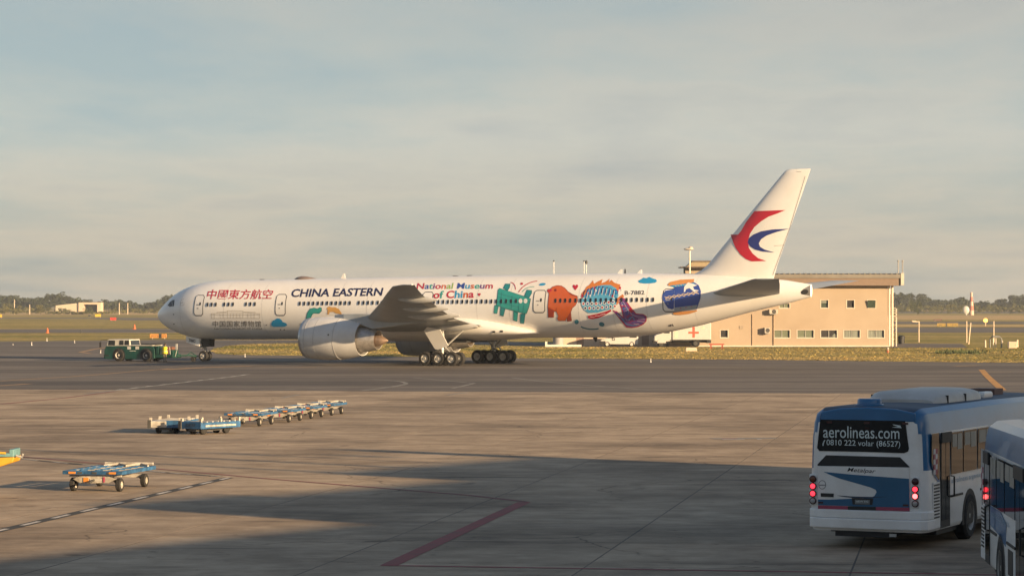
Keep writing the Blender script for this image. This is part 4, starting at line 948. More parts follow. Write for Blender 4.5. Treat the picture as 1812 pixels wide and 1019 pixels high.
    for i in range(2):
        for j in range(5): ck.box(.34 + i * .15, .49 + i * .15, -BW - .017, -BW - .013, 1.52 + j * .105, 1.625 + j * .105, (i + j) % 2)
    ck.build('checker_sticker', [m_chk, m_chr], shell)
    def doorway(x0, x1):
        d = side_panel('door', sq(x0, x1, .40, 2.34), m_rub, .001, .010)
        for a, b in ((x0 + .05, (x0 + x1) / 2 - .02), ((x0 + x1) / 2 + .02, x1 - .05)): side_panel('door_glass', sq(a, b, .55, 2.22), m_bgl, .010, .016, d)
        MB().tube([(x1 - .0, -BW - .02, 1.0), (x1 + .03, -BW - .09, 1.02), (x1 + .03, -BW - .09, 1.42), (x1, -BW - .02, 1.44)], .018, 6).build('grab_rail', m_rub, d)
        side_panel('header', sq(x0 - .03, x1 + .03, 2.14, 2.36), m_rub, .010, .05, d, bev=.02)
        return d
    doorway(.90, 1.62); doorway(5.3, 6.5); doorway(9.7, 10.9)
    for x0, x1 in ((1.72, 2.62), (2.70, 3.78), (3.88, 5.2), (6.65, 7.9), (8.0, 9.5)):
        w_ = side_panel('window', sq(x0, x1, 1.46, 2.33), m_bgl, .002, .012)
        side_panel('sliding_pane', sq(x0 + .08, (x0 + x1) / 2 - .02, 2.02, 2.29), m_frost, .012, .018, w_)
        side_panel('sliding_pane', sq((x0 + x1) / 2 + .04, x1 - .06, 1.96, 2.29), m_frost, .012, .018, w_)
    side_panel('rub_strip', sq(1.66, 2.62, .985, 1.03), m_rub, .0, .02); side_panel('rub_strip', sq(4.1, 5.25, .985, 1.03), m_rub, .0, .02); side_panel('rub_strip', sq(6.6, 9.6, .985, 1.03), m_rub, .0, .02)
    side_panel('service_flap', sq(4.25, 4.9, .5, .92), m_rub, .0, .008)
    side_panel('blue_swoosh', details['swoosh'], m_bb, .001, .006)
    lettering('lettering', 'aerolineas argentinas', (1.75, 1.40 - .02, 4.4, 1.24), lambda a, b: Vector((a, -BW - .008, b)), mat('faint_blue', (.25, .38, .50), .5), shell)
    # other side: plain glazing
    for x0, x1 in ((.9, 2.6), (2.7, 4.4), (4.5, 6.2), (6.3, 8.0), (8.1, 10.0)): side_panel('window', sq(x0, x1, 1.46, 2.33), m_bgl, .002, .012, sgn=1)
    MB().prism([(-1.05, 1.1), (1.05, 1.1), (1.0, 2.5), (-1.0, 2.5)], lambda a, b, d: (11.6 + d, a, b), 0, .012).build('windscreen', m_bgl, shell)
    for wx in (3.22, 8.9):
        for sg in (-1, 1):
            ar = [(wx + .62 * math.cos(q), .42 + .66 * math.sin(q)) for q in [math.pi * j / 12 for j in range(13)]] + [(wx - .62, .34), (wx + .62, .34)]
            MB().prism(ar, lambda a, b, d: (a, sg * (BW + d), b), -.25, .006).build('wheel_arch', m_rub, shell)
            wh = MB().lathe([(-.14, .30), (-.15, .44), (-.10, .50), (.10, .50), (.15, .44), (.14, .30)], (wx, sg * (BW - .12), .50), (0, 1, 0), 28).build('wheel', m_tyre, bus_)
            MB().lathe([(.145, .31), (.12, .28), (.04, .24), (.03, .13), (.12, .11), (.13, .01)], (wx, sg * (BW - .12), .50), (0, sg, 0), 24).build('rim', m_brim, wh)
    # roof: vent cap and air conditioning unit
    MB().loft([[(.55 + .26 * math.cos(q) * s_, .12 + .30 * math.sin(q) * s_, z) for q in [2 * math.pi * j / 20 for j in range(20)]] for s_, z in ((1.02, 2.86), (1.02, 2.93), (.86, 2.94), (.84, 3.02), (.74, 3.05))]).build('roof_vent', m_bb, shell)
    ac = MB()
    acs = [(2.5, .68, .08), (2.65, .78, .18), (3.0, .84, .26), (5.6, .84, .27), (6.0, .8, .24), (6.4, .7, .10)]
    ac.loft([[(x, w * math.copysign(abs(math.cos(q)) ** .5, math.cos(q)), 2.90 + hh * math.sin(q) ** .6) for q in [math.pi * j / 10 for j in range(11)]] for x, w, hh in acs])
    aco = ac.build('roof_air_conditioner', mat('aircon_white', (.52, .52, .51), .42, var=.08, dirt=.15), shell)
    for x in (3.05, 4.5): MB().box(x, x + .05, -.855, .855, 2.9, 3.06).build('seam_strip', m_rub, aco)
    MB().box(6.5, 7.3, -.75, .75, 2.88, 3.04).build('roof_box', m_bw, shell, bevel=.05)
    for k in range(2): MB().box(6.6, 7.2, -.6 + k * .62, -.1 + k * .62, 3.04, 3.05).build('roof_grille', m_rub, shell)
    for x, y in ((7.6, .5), (8.8, -.1)): MB().box(x, x + .8, y - .3, y + .3, 2.88, 3.05).build('roof_hatch', mat('hatch_brown', (.12, .06, .05), .6), shell)
    return bus_
bus('airport_bus', 'white and blue airport bus showing its lettered rear window and lit tail lamps', B1, dict(swoosh=[(.24, 1.72), (.50, 1.46), (.72, 1.36), (.84, 1.36), (.84, 1.44), (.5, 1.56), (.24, 1.80)]))
B2 = bus_frame((9.74, 45.9), (-.075, -.997))
bus('airport_bus', 'blue-roofed white airport bus showing only its door side, parked beside the lettered bus', B2, dict(swoosh=[(1.66, 1.10), (2.9, 1.04), (3.9, .92), (4.0, 1.30), (3.2, 1.44), (1.66, 1.44)]), roofm=m_bb)

# ================================================================== tow tractor, tow bar, marshaller
m_tg = mat('tractor_green', (.004, .050, .040), .5, var=.15, scale=1.5, dirt=.2)
m_tw = mat('tractor_white', (.55, .54, .50), .5, var=.1, dirt=.2)
m_tgl = glass('tractor_glass', (.02, .025, .03))
tp = ground(192, 638.6)
ng = plane_M @ Vector((5.9, 0, 0))
yaw_t = -TH_P + R(8)
front = ground(194, 638.3)
TM = Matrix.Translation((front.x, front.y, 0)) @ Matrix.Rotation(yaw_t, 4, 'Z') @ Matrix.Scale(1.06, 4)
tug = thing('tow_tractor', 'dark green aircraft tow tractor with white cab, coupled to the airliner nose wheel', 'tractor', TM)
tb = MB().prism([(0, .25), (0, 1.05), (.2, 1.49), (5.3, 1.49), (5.5, 1.2), (5.5, .3), (5.0, .22), (.4, .2)], lambda a, b, d: (a, d, b), -1.15, 1.15).build('body', m_tg, tug, bevel=.05)
MB().box(1.5, 5.25, -1.12, 1.12, 1.522, 1.60).build('deck', m_tw, tug, bevel=.02)
cabm = MB().prism([(.22, 1.5), (.40, 2.10), (.5, 2.16), (2.75, 2.16), (2.85, 1.5)], lambda a, b, d: (a, d, b), -1.1, 1.1).build('cab', m_tw, tug, bevel=.04)
for x0_, x1_ in ((.42, 1.18), (1.62, 2.12), (2.2, 2.72)):
    MB().prism([(x0_, 1.56), (x0_ + .06, 2.05), (x1_, 2.05), (x1_, 1.56)], lambda a, b, d: (a, d, b), -1.118, -1.102).build('side_window', m_tgl, cabm)
MB().prism([(-.95, 1.58), (.95, 1.58), (.92, 2.05), (-.92, 2.05)], lambda a, b, d: (2.85 - (b - 1.5) * .15 + d, a, b), .004, .03).build('rear_window', m_tgl, cabm)
MB().prism([(.1, .0), (2.0, .0), (1.95, .45), (.15, .45)], lambda a, b, d: (.235 + b * .3 - d, -1.05 + a, 1.56 + b), .0, .03).build('windscreen', m_tgl, cabm)
for x in (1.62, 4.62):
    for sg in (-1, 1):
        MB().prism([(x + .68 * math.cos(q), .62 + .70 * math.sin(q)) for q in [math.pi * j / 12 for j in range(13)]] + [(x - .68, .2), (x + .68, .2)], lambda a, b, d: (a, sg * (1.15 + d), b), -.2, .006).build('wheel_arch', m_rub, tb)
        w_ = MB().lathe([(-.24, .32), (-.25, .5), (-.18, .6), (.18, .6), (.25, .5), (.24, .32)], (x, sg * .98, .60), (0, 1, 0), 26).build('wheel', m_tyre, tug)
        MB().lathe([(.24, .33), (.2, .3), (.12, .26), (.12, .12), (.18, .1), (.18, .01)], (x, sg * .98, .60), (0, sg, 0), 20).build('rim', m_hub, w_)
for x in (2.55, 3.45): MB().box(x, x + .38, -1.165, -1.15, 1.18, 1.46).build('locker_panel', m_tw, tb)
MB().box(2.8, 3.5, -1.165, -1.15, 1.0, 1.05).build('lettering', m_tw, tb)
MB().box(.0, .5, -1.17, -1.15, .5, .62).build('step', m_rub, tb); MB().box(-.06, .0, -1.1, 1.1, .3, .7).build('front_bumper', m_tg, tb)
MB().tube([(.35, -1.2, 2.1), (-.25, -1.35, 2.05), (-.28, -1.38, 1.75)], .03, 6).box(-.34, -.22, -1.48, -1.3, 1.35, 1.85).build('mirror', m_rub, cabm)
rear = MB().box(5.5, 7.4, -.95, .95, .35, .7).box(5.6, 5.9, -1.05, -.1, .7, 1.5).build('rear_platform', m_tg, tug, bevel=.03)
MB().box(6.25, 6.95, -1.0, .5, .71, 1.42).build('equipment_box', mat('box_maroon', (.16, .07, .045), .6), rear, bevel=.03)
MB().box(6.5, 6.62, -1.02, -1.0, .8, 1.2).build('reflector', mat('reflector_orange', (.7, .12, .05), .4), rear)
MB().box(6.0, 6.2, -1.0, .6, .7, 1.3).box(7.0, 7.4, -.9, .3, .7, 1.15).build('equipment_box', m_tg, rear, bevel=.03)
MB().tube([(6.15, -1.0, .7), (6.15, -1.0, 1.5), (7.1, -1.0, 1.45), (7.15, -1.0, .7)], .035, 6).tube([(7.5, -.6, .5), (7.7, -.6, 1.2), (7.65, -.6, 1.6)], .035, 6).box(7.55, 7.72, -.7, -.55, 1.15, 1.75).build('guard_rail', m_strut, rear)
MB().box(3.8, 5.4, -.6, .6, 1.6, 1.72).build('hatch_cover', m_rub, tug)
# tow bar between tractor and nose wheel
tr = TM @ Vector((7.4, 0, .5)); nb = plane_M @ Vector((5.2, 0, .5))
tbm = thing('tow_bar', 'dark green tow bar linking the tractor to the airliner nose wheel', 'tow bar', Matrix.Translation((nb.x, nb.y, 0)))
def rel(v): return Vector((v.x - nb.x, v.y - nb.y, v.z))
d_ = (tr - nb)
MB().tube([rel(nb), rel(nb + d_ * .25), rel(nb + d_ * .5) + Vector((0, 0, .12)), rel(nb + d_)], .085, 8).build('bar', m_tg, tbm)
MB().tube([rel(nb + d_ * .12) + Vector((0, 0, .0)), rel(nb + d_ * .4) + Vector((0, 0, .42)), rel(nb + d_ * .62)], .05, 6).build('brace', m_tg, tbm)
for dy in (-.45, .45):
    c = rel(nb + d_ * .28) + Vector((0, dy, 0)); c.z = .24
    MB().lathe([(-.08, .1), (-.09, .2), (-.05, .24), (.05, .24), (.09, .2), (.08, .1)], c, (0.3, 1, 0), 18, cap=(True, True)).build('wheel', m_tyre, tbm)
MB().box(-.25, .25, -.3, .3, .36, .62).build('towing_head', m_strut, tbm)

# person in a yellow vest beside the tractor
def person(M, label):
    root = thing('person', label, 'person', M)
    bones = [((0, 0, .95), .15), ((0, 0, 1.15), .15), ((0, .01, 1.38), .17), ((0, .0, 1.50), .075), ((0, -.02, 1.66), .105), ((0, -.02, 1.76), .075)]
    V = [b[0] for b in bones]; Rr = [b[1] for b in bones]; E = [(i, i + 1) for i in range(5)]
    for s_ in (-1, 1):
        k = len(V)
        V += [(s_ * .10, 0, .88), (s_ * .11, .02 * s_, .50), (s_ * .11, -.02, .09), (s_ * .12, .14, .05)]; Rr += [.10, .075, .05, .045]
        E += [(0, k), (k, k + 1), (k + 1, k + 2), (k + 2, k + 3)]
        k = len(V)
        V += [(s_ * .21, 0, 1.40), (s_ * .27, .0, 1.12), (s_ * .24, .16, .92), (s_ * .22, .22, .86)]; Rr += [.065, .05, .038, .035]
        E += [(2, k), (k, k + 1), (k + 1, k + 2), (k + 2, k + 3)]
    me = bpy.data.meshes.new('body'); me.from_pydata(V, E, []); o = bpy.data.objects.new('body', me); COL.objects.link(o); o.parent = root
    me.materials.append(mat('work_trousers', (.16, .13, .10), .8))
    sk = o.modifiers.new('skin', 'SKIN'); o.modifiers.new('sub', 'SUBSURF').levels = 1; o.modifiers['sub'].render_levels = 2
    for i, r_ in enumerate(Rr): me.skin_vertices[0].data[i].radius = (r_, r_ * .85)
    me.skin_vertices[0].data[0].use_root = True
    MB().loft([[(w * math.cos(q), .0 + d * math.sin(q), z) for q in [2 * math.pi * j / 16 for j in range(16)]] for z, w, d in ((.80, .26, .19), (1.0, .255, .185), (1.2, .26, .185), (1.38, .275, .18), (1.46, .21, .14), (1.49, .09, .09))]).build('vest', mat('vest_yellow', (.75, .72, .02), .6, var=.1), root)
    MB().loft([[(w * math.cos(q), d * math.sin(q), z) for q in [2 * math.pi * j / 16 for j in range(16)]] for z, w, d in ((1.0, .262, .192), (1.05, .262, .192))], cap=(False, False)).build('reflective_band', mat('band_silver', (.6, .6, .58), .3), root)
    MB().ball((0, -.025, 1.70), .112, .118, .105).build('hair', mat('dark_hair', (.03, .022, .018), .7), root)
    MB().ball((0, .03, 1.645), .088, .10, .12).build('face', mat('skin_tone', (.40, .24, .16), .6), root)
    for s_ in (-1, 1):
        MB().ball((s_ * .12, .06, .05), .055, .14, .05).build('shoe', m_rub, root)
    return root
pg = ground(292, 640.1)
person(Matrix.Translation((pg.x, pg.y, 0)) @ Matrix.Rotation(R(-25), 4, 'Z') @ Matrix.Scale(1.06, 4), 'person in a yellow safety vest standing beside the tow tractor, back turned')

# ================================================================== dollies
m_dw = mat('dolly_white', (.56, .52, .45), .6, var=.3, scale=5, dirt=.35); m_db = mat('dolly_blue', (.03, .125, .28), .6, var=.35, scale=5, dirt=.35)
m_do = mat('dolly_orange', (.65, .24, .04), .5)
m_dk = mat('dolly_dark', (.06, .058, .055), .7, var=.2)
def dolly_parts(root, deckm=m_db):
    # x across (left to right), y away; origin between the near wheels on the ground
    W2, LN, Z = .86, 2.6, .47
    fr = MB().box(-W2, W2, -.12, .0, Z, Z + .10).box(-W2, W2, LN - .1, LN, Z, Z + .10).box(-W2, -W2 + .1, 0, LN - .1, Z, Z + .10).box(W2 - .1, W2, 0, LN - .1, Z, Z + .10).build('deck_frame', deckm, root, bevel=.012)
    for k in range(5):
        y = .16 + k * .5
        MB().box(-W2 + .1, W2 - .1, y, y + .13, Z + .02, Z + .085).build('cross_slat', m_dw, fr)
    for k in range(7): MB().box(-W2 + .22 + k * .21, -W2 + .36 + k * .21, -.128, -.12, Z + .02, Z + .07).build('slot', m_dk if k % 2 else m_db, fr)
    for x in (-.58, .58): MB().box(x - .10, x + .10, -.135, -.12, Z + .02, Z + .075).build('reflector', m_do, fr)
    for x in (-.45, 0, .45): MB().cyl((x, .15, Z + .09), (x, LN - .15, Z + .09), .03, n=8).build('roller_rail', m_db, fr)
    MB().tube([(-W2 + .25, LN - .1, Z + .16), (W2 - .05, LN - .1, Z + .16)], .045, 6).tube([(-W2 + .3, LN - .35, Z + .11), (-.2, LN - .12, Z + .15), (.1, LN - .35, Z + .11), (.45, LN - .12, Z + .15), (.75, LN - .35, Z + .11)], .03, 6).build('stop_bar', m_dw, fr)
    ch = MB().prism([(-.62, .34), (-.40, .42), (.40, .42), (.62, .34), (.40, .24), (-.40, .22)], lambda a, b, d: (a, d, b), .02, .09).box(-.75, .75, .10, .16, .40, .45).box(-.07, .07, .1, LN - .2, .30, .42).box(-.62, .62, LN - .45, LN - .35, .26, .36).build('chassis', m_dw, root, bevel=.01)
    MB().box(-.30, -.16, .0, .02, .26, .38).build('lamp', m_do, ch); MB().box(.26, .31, .0, .02, .26, .40).build('lamp', m_lamp_on if False else m_chr, ch)
    MB().box(-.12, .22, .008, .02, .28, .35).build('number_panel', mat('panel_pale', (.45, .42, .37), .6), ch)
    for x in (-.66, .66):
        for y in (.22, LN - .4):
            MB().tube([(x * .7, y, .36), (x * .92, y, .19)], .04, 6).build('stub_axle', m_dk, root)
            w_ = MB().lathe([(-.07, .1), (-.075, .15), (-.05, .185), (.05, .185), (.075, .15), (.07, .1)], (x, y, .185), (1, 0, 0), 22).build('wheel', m_tyre, root)
            MB().lathe([(.072, .12), (.05, .1), (.05, .04), (.075, .03), (.075, .005)], (x, y, .185), (1, 0, 0), 16).lathe([(-.072, .12), (-.05, .1), (-.05, .04), (-.075, .005)], (x, y, .185), (1, 0, 0), 16).build('rim', m_dw, w_)
    MB().tube([(0, .05, .32), (0, -.35, .26)], .03, 6).build('tow_tongue', m_dk, root)
gq = ground(166, 869.5)
d0 = thing('luggage_dolly', 'blue and white four-wheeled dolly standing alone beside the white dashed line', 'dolly', place(gq, R(-11.5)))
dolly_parts(d0)
row = [((459, 753.7), 'first dolly of the parked row, next to the blue pallet dollies'), ((511, 746.8), 'second dolly of the parked row, counting from the blue pallet dollies'), ((550.6, 740.5), 'third dolly of the parked row, counting from the blue pallet dollies'), ((587, 734.7), 'last dolly of the parked row, farthest from the blue pallet dollies')]
for i, (q, lab) in enumerate(row):
    gq = ground(*q); c = copy_tree(d0); yw = R(-10)
    M = place(gq, yw) @ Matrix.Translation((-.66, -.22, 0)); M.translation.z = gz(M.translation.y); c.matrix_world = M
    tag(c, lab, 'dolly', 'flat dollies parked in a row')
def pallet(M, label, wd, ln, white):
    r_ = thing('pallet_dolly', label, 'dolly', M, 'low pallet dollies')
    Z = .24
    fr = MB().box(0, wd, 0, .10, Z, Z + .30).box(0, wd, ln - .1, ln, Z, Z + .26).box(0, .1, .1, ln - .1, Z, Z + .26).box(wd - .1, wd, .1, ln - .1, Z, Z + .26).build('frame', m_db, r_, bevel=.015)
    if white: MB().box(.02, wd * .55, -.012, .0, Z + .02, Z + .28).build('white_panel', m_dw, fr)
    else:
        lettering('lettering', 'DP-57', (wd * .3, Z + .2, wd * .75, Z + .08), lambda a, b: Vector((a, -.006, b)), m_blk, fr, bold=.02)
    n = int(ln / .36)
    for k in range(n): MB().cyl((.12, .2 + k * (ln - .4) / (n - 1), Z + .25), (wd - .12, .2 + k * (ln - .4) / (n - 1), Z + .25), .05, n=8).build('roller', m_dw, fr)
    for k in range(6):
        MB().box(wd, wd + .012, .3 + k * (ln - .6) / 6, .62 + k * (ln - .6) / 6, Z + .08, Z + .15).build('edge_marking', m_dw, fr)
    for x in (0.02, wd - .1):
        for y in (.02, ln * .5, ln - .1): MB().box(x, x + .1, y, y + .08, Z + .26, Z + .42).build('corner_stop', m_dw, fr)
    MB().box(wd * .3, wd * .7, .1, ln - .1, .14, Z).build('chassis', m_dk, r_)
    for x in (.3, wd - .3):
        for y in (.5, ln - .6): MB().lathe([(-.1, .08), (-.1, .16), (-.06, .2), (.06, .2), (.1, .16), (.1, .08)], (x, y, .2), (1, 0, 0), 18, cap=(True, True)).build('wheel', m_tyre, r_)
    MB().box(-.04, .1, -.05, .14, Z - .02, Z + .32).build('corner_post', m_dk, fr)
    return r_
pallet(place(ground(263, 767), R(-6)), 'low pallet dolly with a half white, half blue front rail', 1.35, 3.2, True)
pallet(place(ground(318, 768.5), R(-32)), 'low blue pallet dolly with black stencil on its front rail', 1.10, 2.6, False)

# belt loader whose boom end shows
bl_g = ground(-60, 880)
bl = thing('belt_loader', 'yellow belt loader with teal frame, its raised boom end showing', 'belt loader', place(bl_g, 0))
m_ly = mat('loader_yellow', (.62, .33, .03), .5, var=.12, dirt=.2); m_lt = mat('loader_teal', (.13, .27, .29), .55, var=.15, dirt=.2)
tipw = bl.matrix_world.inverted() @ at(30, 808, bl_g.y)
bt = Vector((tipw.x, 0, tipw.z))
boom = MB().prism([(bt.x + .03, bt.z + .02), (bt.x - .02, bt.z - .12), (bt.x - 4.5, bt.z - 1.55), (bt.x - 4.5, bt.z - 1.25), (bt.x - .6, bt.z - .0)], lambda a, b, d: (a, d, b), -.5, -.42).build('boom_side', m_ly, bl, bevel=.03)
MB().prism([(bt.x + .03, bt.z + .02), (bt.x - .02, bt.z - .12), (bt.x - 4.5, bt.z - 1.55), (bt.x - 4.5, bt.z - 1.25), (bt.x - .6, bt.z - .0)], lambda a, b, d: (a, d, b), .42, .5).build('boom_side', m_ly, bl, bevel=.03)
MB().prism([(bt.x - .1, bt.z + .06), (bt.x - 4.4, bt.z - 1.18), (bt.x - 4.4, bt.z - 1.28), (bt.x - .1, bt.z - .03)], lambda a, b, d: (a, d, b), -.42, .42).build('conveyor_belt', m_rub, bl)
MB().box(bt.x - .12, bt.x - .0, -.46, .46, bt.z + .02, bt.z + .22).box(bt.x - .95, bt.x - .1, -.46, -.40, bt.z + .02, bt.z + .12).box(bt.x - 2.0, bt.x - .9, -.3, .3, bt.z - .2, bt.z + .12).build('end_frame', m_lt, bl, bevel=.02)
MB().tube([(bt.x - .6, -.46, bt.z + .0), (bt.x - .45, -.5, bt.z + .14), (bt.x - .2, -.46, bt.z + .12)], .03, 6).build('hose', m_ly, bl)
MB().tube([(bt.x + .03, -.3, bt.z + .05), (bt.x + .2, -.3, bt.z + .0), (bt.x + .22, -.3, bt.z + .1)], .03, 6).build('bumper_hook', m_strut, bl)
cb = MB().box(bt.x - 7.2, bt.x - 2.6, -.9, .9, .35, .62).build('chassis', m_ly, bl, bevel=.05)
for x in (bt.x - 6.4, bt.x - 3.4):
    for y in (-.75, .75): MB().lathe([(-.12, .15), (-.13, .28), (-.08, .34), (.08, .34), (.13, .28), (.12, .15)], (x, y, .34), (0, 1, 0), 20, cap=(True, True)).build('wheel', m_tyre, bl)
MB().tube([(bt.x - 3.4, 0, .6), (bt.x - 2.6, 0, bt.z - .95)], .08, 8).build('lift_cylinder', m_strut, bl)
# ================================================================== the tan building and its yard
YB = 356.0; SB = FP / YB
def bX(px): return (px - 906) / SB
def bZ(py): return CZ - (py - HY) / SB
m_tan = mat('tan_render', (.375, .298, .222), .85, var=.06, scale=.25, dirt=.08, world=True)
m_ann = mat('pale_render', (.58, .46, .35), .85, var=.06, scale=.25, dirt=.1, world=True)
m_roofm = mat('roof_sheet', (.20, .185, .165), .6, var=.12, scale=.6, dirt=.1)
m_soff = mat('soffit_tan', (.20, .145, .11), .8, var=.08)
m_wgl = glass('building_glass', (.05, .07, .055), .12)
m_wdk = mat('dark_room', (.018, .016, .016), .6)
m_frm = mat('window_frame', (.62, .52, .42), .6, var=.05)
m_cur = mat('curtain', (.20, .22, .19), .8, var=.25, scale=6, stretch=(1, 1, .05))
bx0, bx1 = bX(1185), bX(1571)
bld = thing('office_building', 'tan two-storey airport building with flat overhanging roof behind the airliner tail', 'building', Matrix.Translation((bx0, YB, 0)))
def L(px): return bX(px) - bx0
ZW = bZ(506)
def c6(a, b): return 1240 + a / 4.53, 440 + b / 4.53
WN = []
for a0, a1, b0, b1, kind in ((962, 1022, 412, 475, 'half'), (1170, 1230, 412, 475, 'dark'), (1337, 1400, 412, 475, 'tilt'), (630, 712, 440, 475, 'pair'), (588, 713, 652, 713, 'pair'), (773, 905, 652, 713, 'pair'), (962, 1092, 652, 713, 'darkpair'), (1147, 1275, 652, 713, 'curtain'), (1340, 1470, 652, 713, 'curtain'), (157, 217, 652, 712, 'dark')):
    x0, y0 = c6(a0, b0); x1, y1 = c6(a1, b1); WN.append((L(x0), L(x1), bZ(y1), bZ(y0), kind))
wl = MB(); WID_ = bx1 - bx0; DEP = 13.0
xsn = sorted(set([0, WID_] + [v for w in WN for v in w[:2]])); zsn = sorted(set([0, ZW] + [v for w in WN for v in w[2:4]]))
for i in range(len(xsn) - 1):
    for j in range(len(zsn) - 1):
        xm, zm = (xsn[i] + xsn[i + 1]) / 2, (zsn[j] + zsn[j + 1]) / 2
        if not any(w[0] < xm < w[1] and w[2] < zm < w[3] for w in WN):
            wl.add([(xsn[i], 0, zsn[j]), (xsn[i + 1], 0, zsn[j]), (xsn[i + 1], 0, zsn[j + 1]), (xsn[i], 0, zsn[j + 1])], [(0, 1, 2, 3)])
for w in WN:
    x0, x1, z0, z1 = w[:4]
    for q in ([(x0, z0), (x1, z0)], [(x1, z0), (x1, z1)], [(x1, z1), (x0, z1)], [(x0, z1), (x0, z0)]):
        (a, b), (c, d) = q; wl.add([(a, 0, b), (c, 0, d), (c, .22, d), (a, .22, b)], [(0, 1, 2, 3)])
wl.add([(0, 0, 0), (0, DEP, 0), (0, DEP, ZW), (0, 0, ZW)], [(0, 1, 2, 3)]); wl.add([(WID_, 0, 0), (WID_, DEP, 0), (WID_, DEP, ZW), (WID_, 0, ZW)], [(3, 2, 1, 0)]); wl.add([(0, DEP, 0), (WID_, DEP, 0), (WID_, DEP, ZW), (0, DEP, ZW)], [(3, 2, 1, 0)])
wall = wl.build('wall', m_tan, bld, fix=False)
for x0, x1, z0, z1, kind in WN:
    t = .07
    wd = MB().box(x0 - .09, x1 + .09, -.03, .0 - .002, z0 - .09, z0).box(x0 - .09, x1 + .09, -.03, -.002, z1, z1 + .07).box(x0 - .09, x0, -.03, -.002, z0, z1).box(x1, x1 + .09, -.03, -.002, z0, z1).build('window', m_frm, bld)
    fr_ = MB().box(x0, x1, .12, .17, z0, z0 + t).box(x0, x1, .12, .17, z1 - t, z1).box(x0, x0 + t, .12, .17, z0 + t, z1 - t).box(x1 - t, x1, .12, .17, z0 + t, z1 - t)
    if 'pair' in kind or kind == 'curtain': fr_.box((x0 + x1) / 2 - .05, (x0 + x1) / 2 + .05, .12, .17, z0 + t, z1 - t)
    fr_.build('frame', mat('frame_grey', (.30, .30, .27), .5), wd)
    if 'dark' in kind:
        MB().add([(x0, .21, z0), (x1, .21, z0), (x1, .21, z1), (x0, .21, z1)], [(0, 1, 2, 3)]).build('pane', m_wdk, wd)
        if kind == 'darkpair': MB().ball(((x0 + x1) / 2 + .9, .17, z0 + .25), .4, .03, .3).build('pale_bag', m_cur, wd)
    elif kind == 'curtain':
        n = 20; vs_ = [(x0 + (x1 - x0) * k / n, .19 + .012 * (k % 2), z) for k in range(n + 1) for z in (z0, z1)]
        MB().add(vs_, [(2 * k, 2 * k + 2, 2 * k + 3, 2 * k + 1) for k in range(n)]).build('pane', m_cur, wd)
    else:
        MB().add([(x0, .18, z0), (x1, .18, z0), (x1, .18, z1), (x0, .18, z1)], [(0, 1, 2, 3)]).build('pane', m_wgl if kind != 'pair' else mat('blind_green', (.13, .15, .10), .5, var=.1), wd)
    if kind == 'half': MB().box(x0 + .1, x1 - .1, .155, .165, z1 - .42, z1 - .08).build('blind', m_cur, wd)
    if kind == 'tilt': MB().box(x0 - .02, x1, -.02, .02, 0, z1 - z0, M=Matrix.Translation((0, -.05, z0)) @ Matrix.Rotation(R(12), 4, 'X')).build('open_sash', m_wgl, wd)
# roof: deep fascia with ribbed sheet edge
ov = 1.3; rx1 = L(1595); zf0, zf1 = bZ(505.5), bZ(492.5); zt = bZ(484)
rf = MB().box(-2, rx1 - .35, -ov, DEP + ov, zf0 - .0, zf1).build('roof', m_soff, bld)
MB().box(-2, rx1 - .3, -ov - .15, DEP + ov, zf1 + .002, zt - .12).build('fascia', m_roofm, rf)
for k in range(46):
    x = -1.5 + k * .75
    if x < rx1 - .6: MB().box(x, x + .22, -ov - .24, DEP, zt - .12, zt + .02).build('roof_rib', m_roofm, rf)
MB().box(rx1 - .3, rx1 + .15, -ov - .2, DEP + ov, zf0 + .05, zt + .05).build('gutter_end', mat('pale_trim', (.50, .45, .38), .6), rf)
for px, top in ((1588, 462), (1595.5, 462)):
    MB().cyl((L(px), -.8, zt), (L(px), -.8, bZ(top)), .07, n=6).ball((L(px), -.8, bZ(top)), .14).build('roof_antenna', mat('antenna_grey', (.30, .28, .26), .6), bld)
MB().box(-.2, WID_ + .3, -.5, 0 - .003, .0, .16).build('plinth', mat('plinth_pale', (.62, .52, .42), .8), bld)
for px, z0, z1 in ((1574, 0, ZW), (1579.5, .0, ZW)): MB().cyl((L(px), .35, z0), (L(px), .35, z1), .16, n=8).build('corner_pipe', m_frm, bld)
for px, zt_, sw in ((1331, bZ(556), .05), (1369, bZ(556), .08)):
    MB().cyl((L(px), -.06, bZ(612)), (L(px), -.06, zt_), sw, n=6).build('drain_pipe', mat('pipe_brown', (.34, .24, .16), .7, var=.3), bld)
for a0, a1, b0, b1 in ((545, 612, 487, 520), (508, 548, 632, 676)):
    x0, y0 = c6(a0, b0); x1, y1 = c6(a1, b1)
    ac = MB().box(L(x0), L(x1), -.75, -.05, bZ(y1), bZ(y0)).build('air_conditioner', mat('ac_beige', (.45, .41, .35), .6, var=.1), bld, bevel=.04)
    MB().lathe([(0, .3), (.02, .28), (.02, .02)], ((L(x0) + L(x1)) / 2 + .08, -.755, (bZ(y0) + bZ(y1)) / 2), (0, -1, 0), 16).build('fan_guard', m_dk, ac)
    MB().box(L(x0) + .1, L(x1) - .1, -.6, -.0, bZ(y1) - .12, bZ(y1) - .02).build('bracket', m_strut, ac)
x0, y0 = c6(310, 618); x1, y1 = c6(340, 642); MB().box(L(x0), L(x1), -.06, -.003, bZ(y1), bZ(y0)).build('wall_vent', mat('vent_brown', (.30, .24, .18), .7), bld)
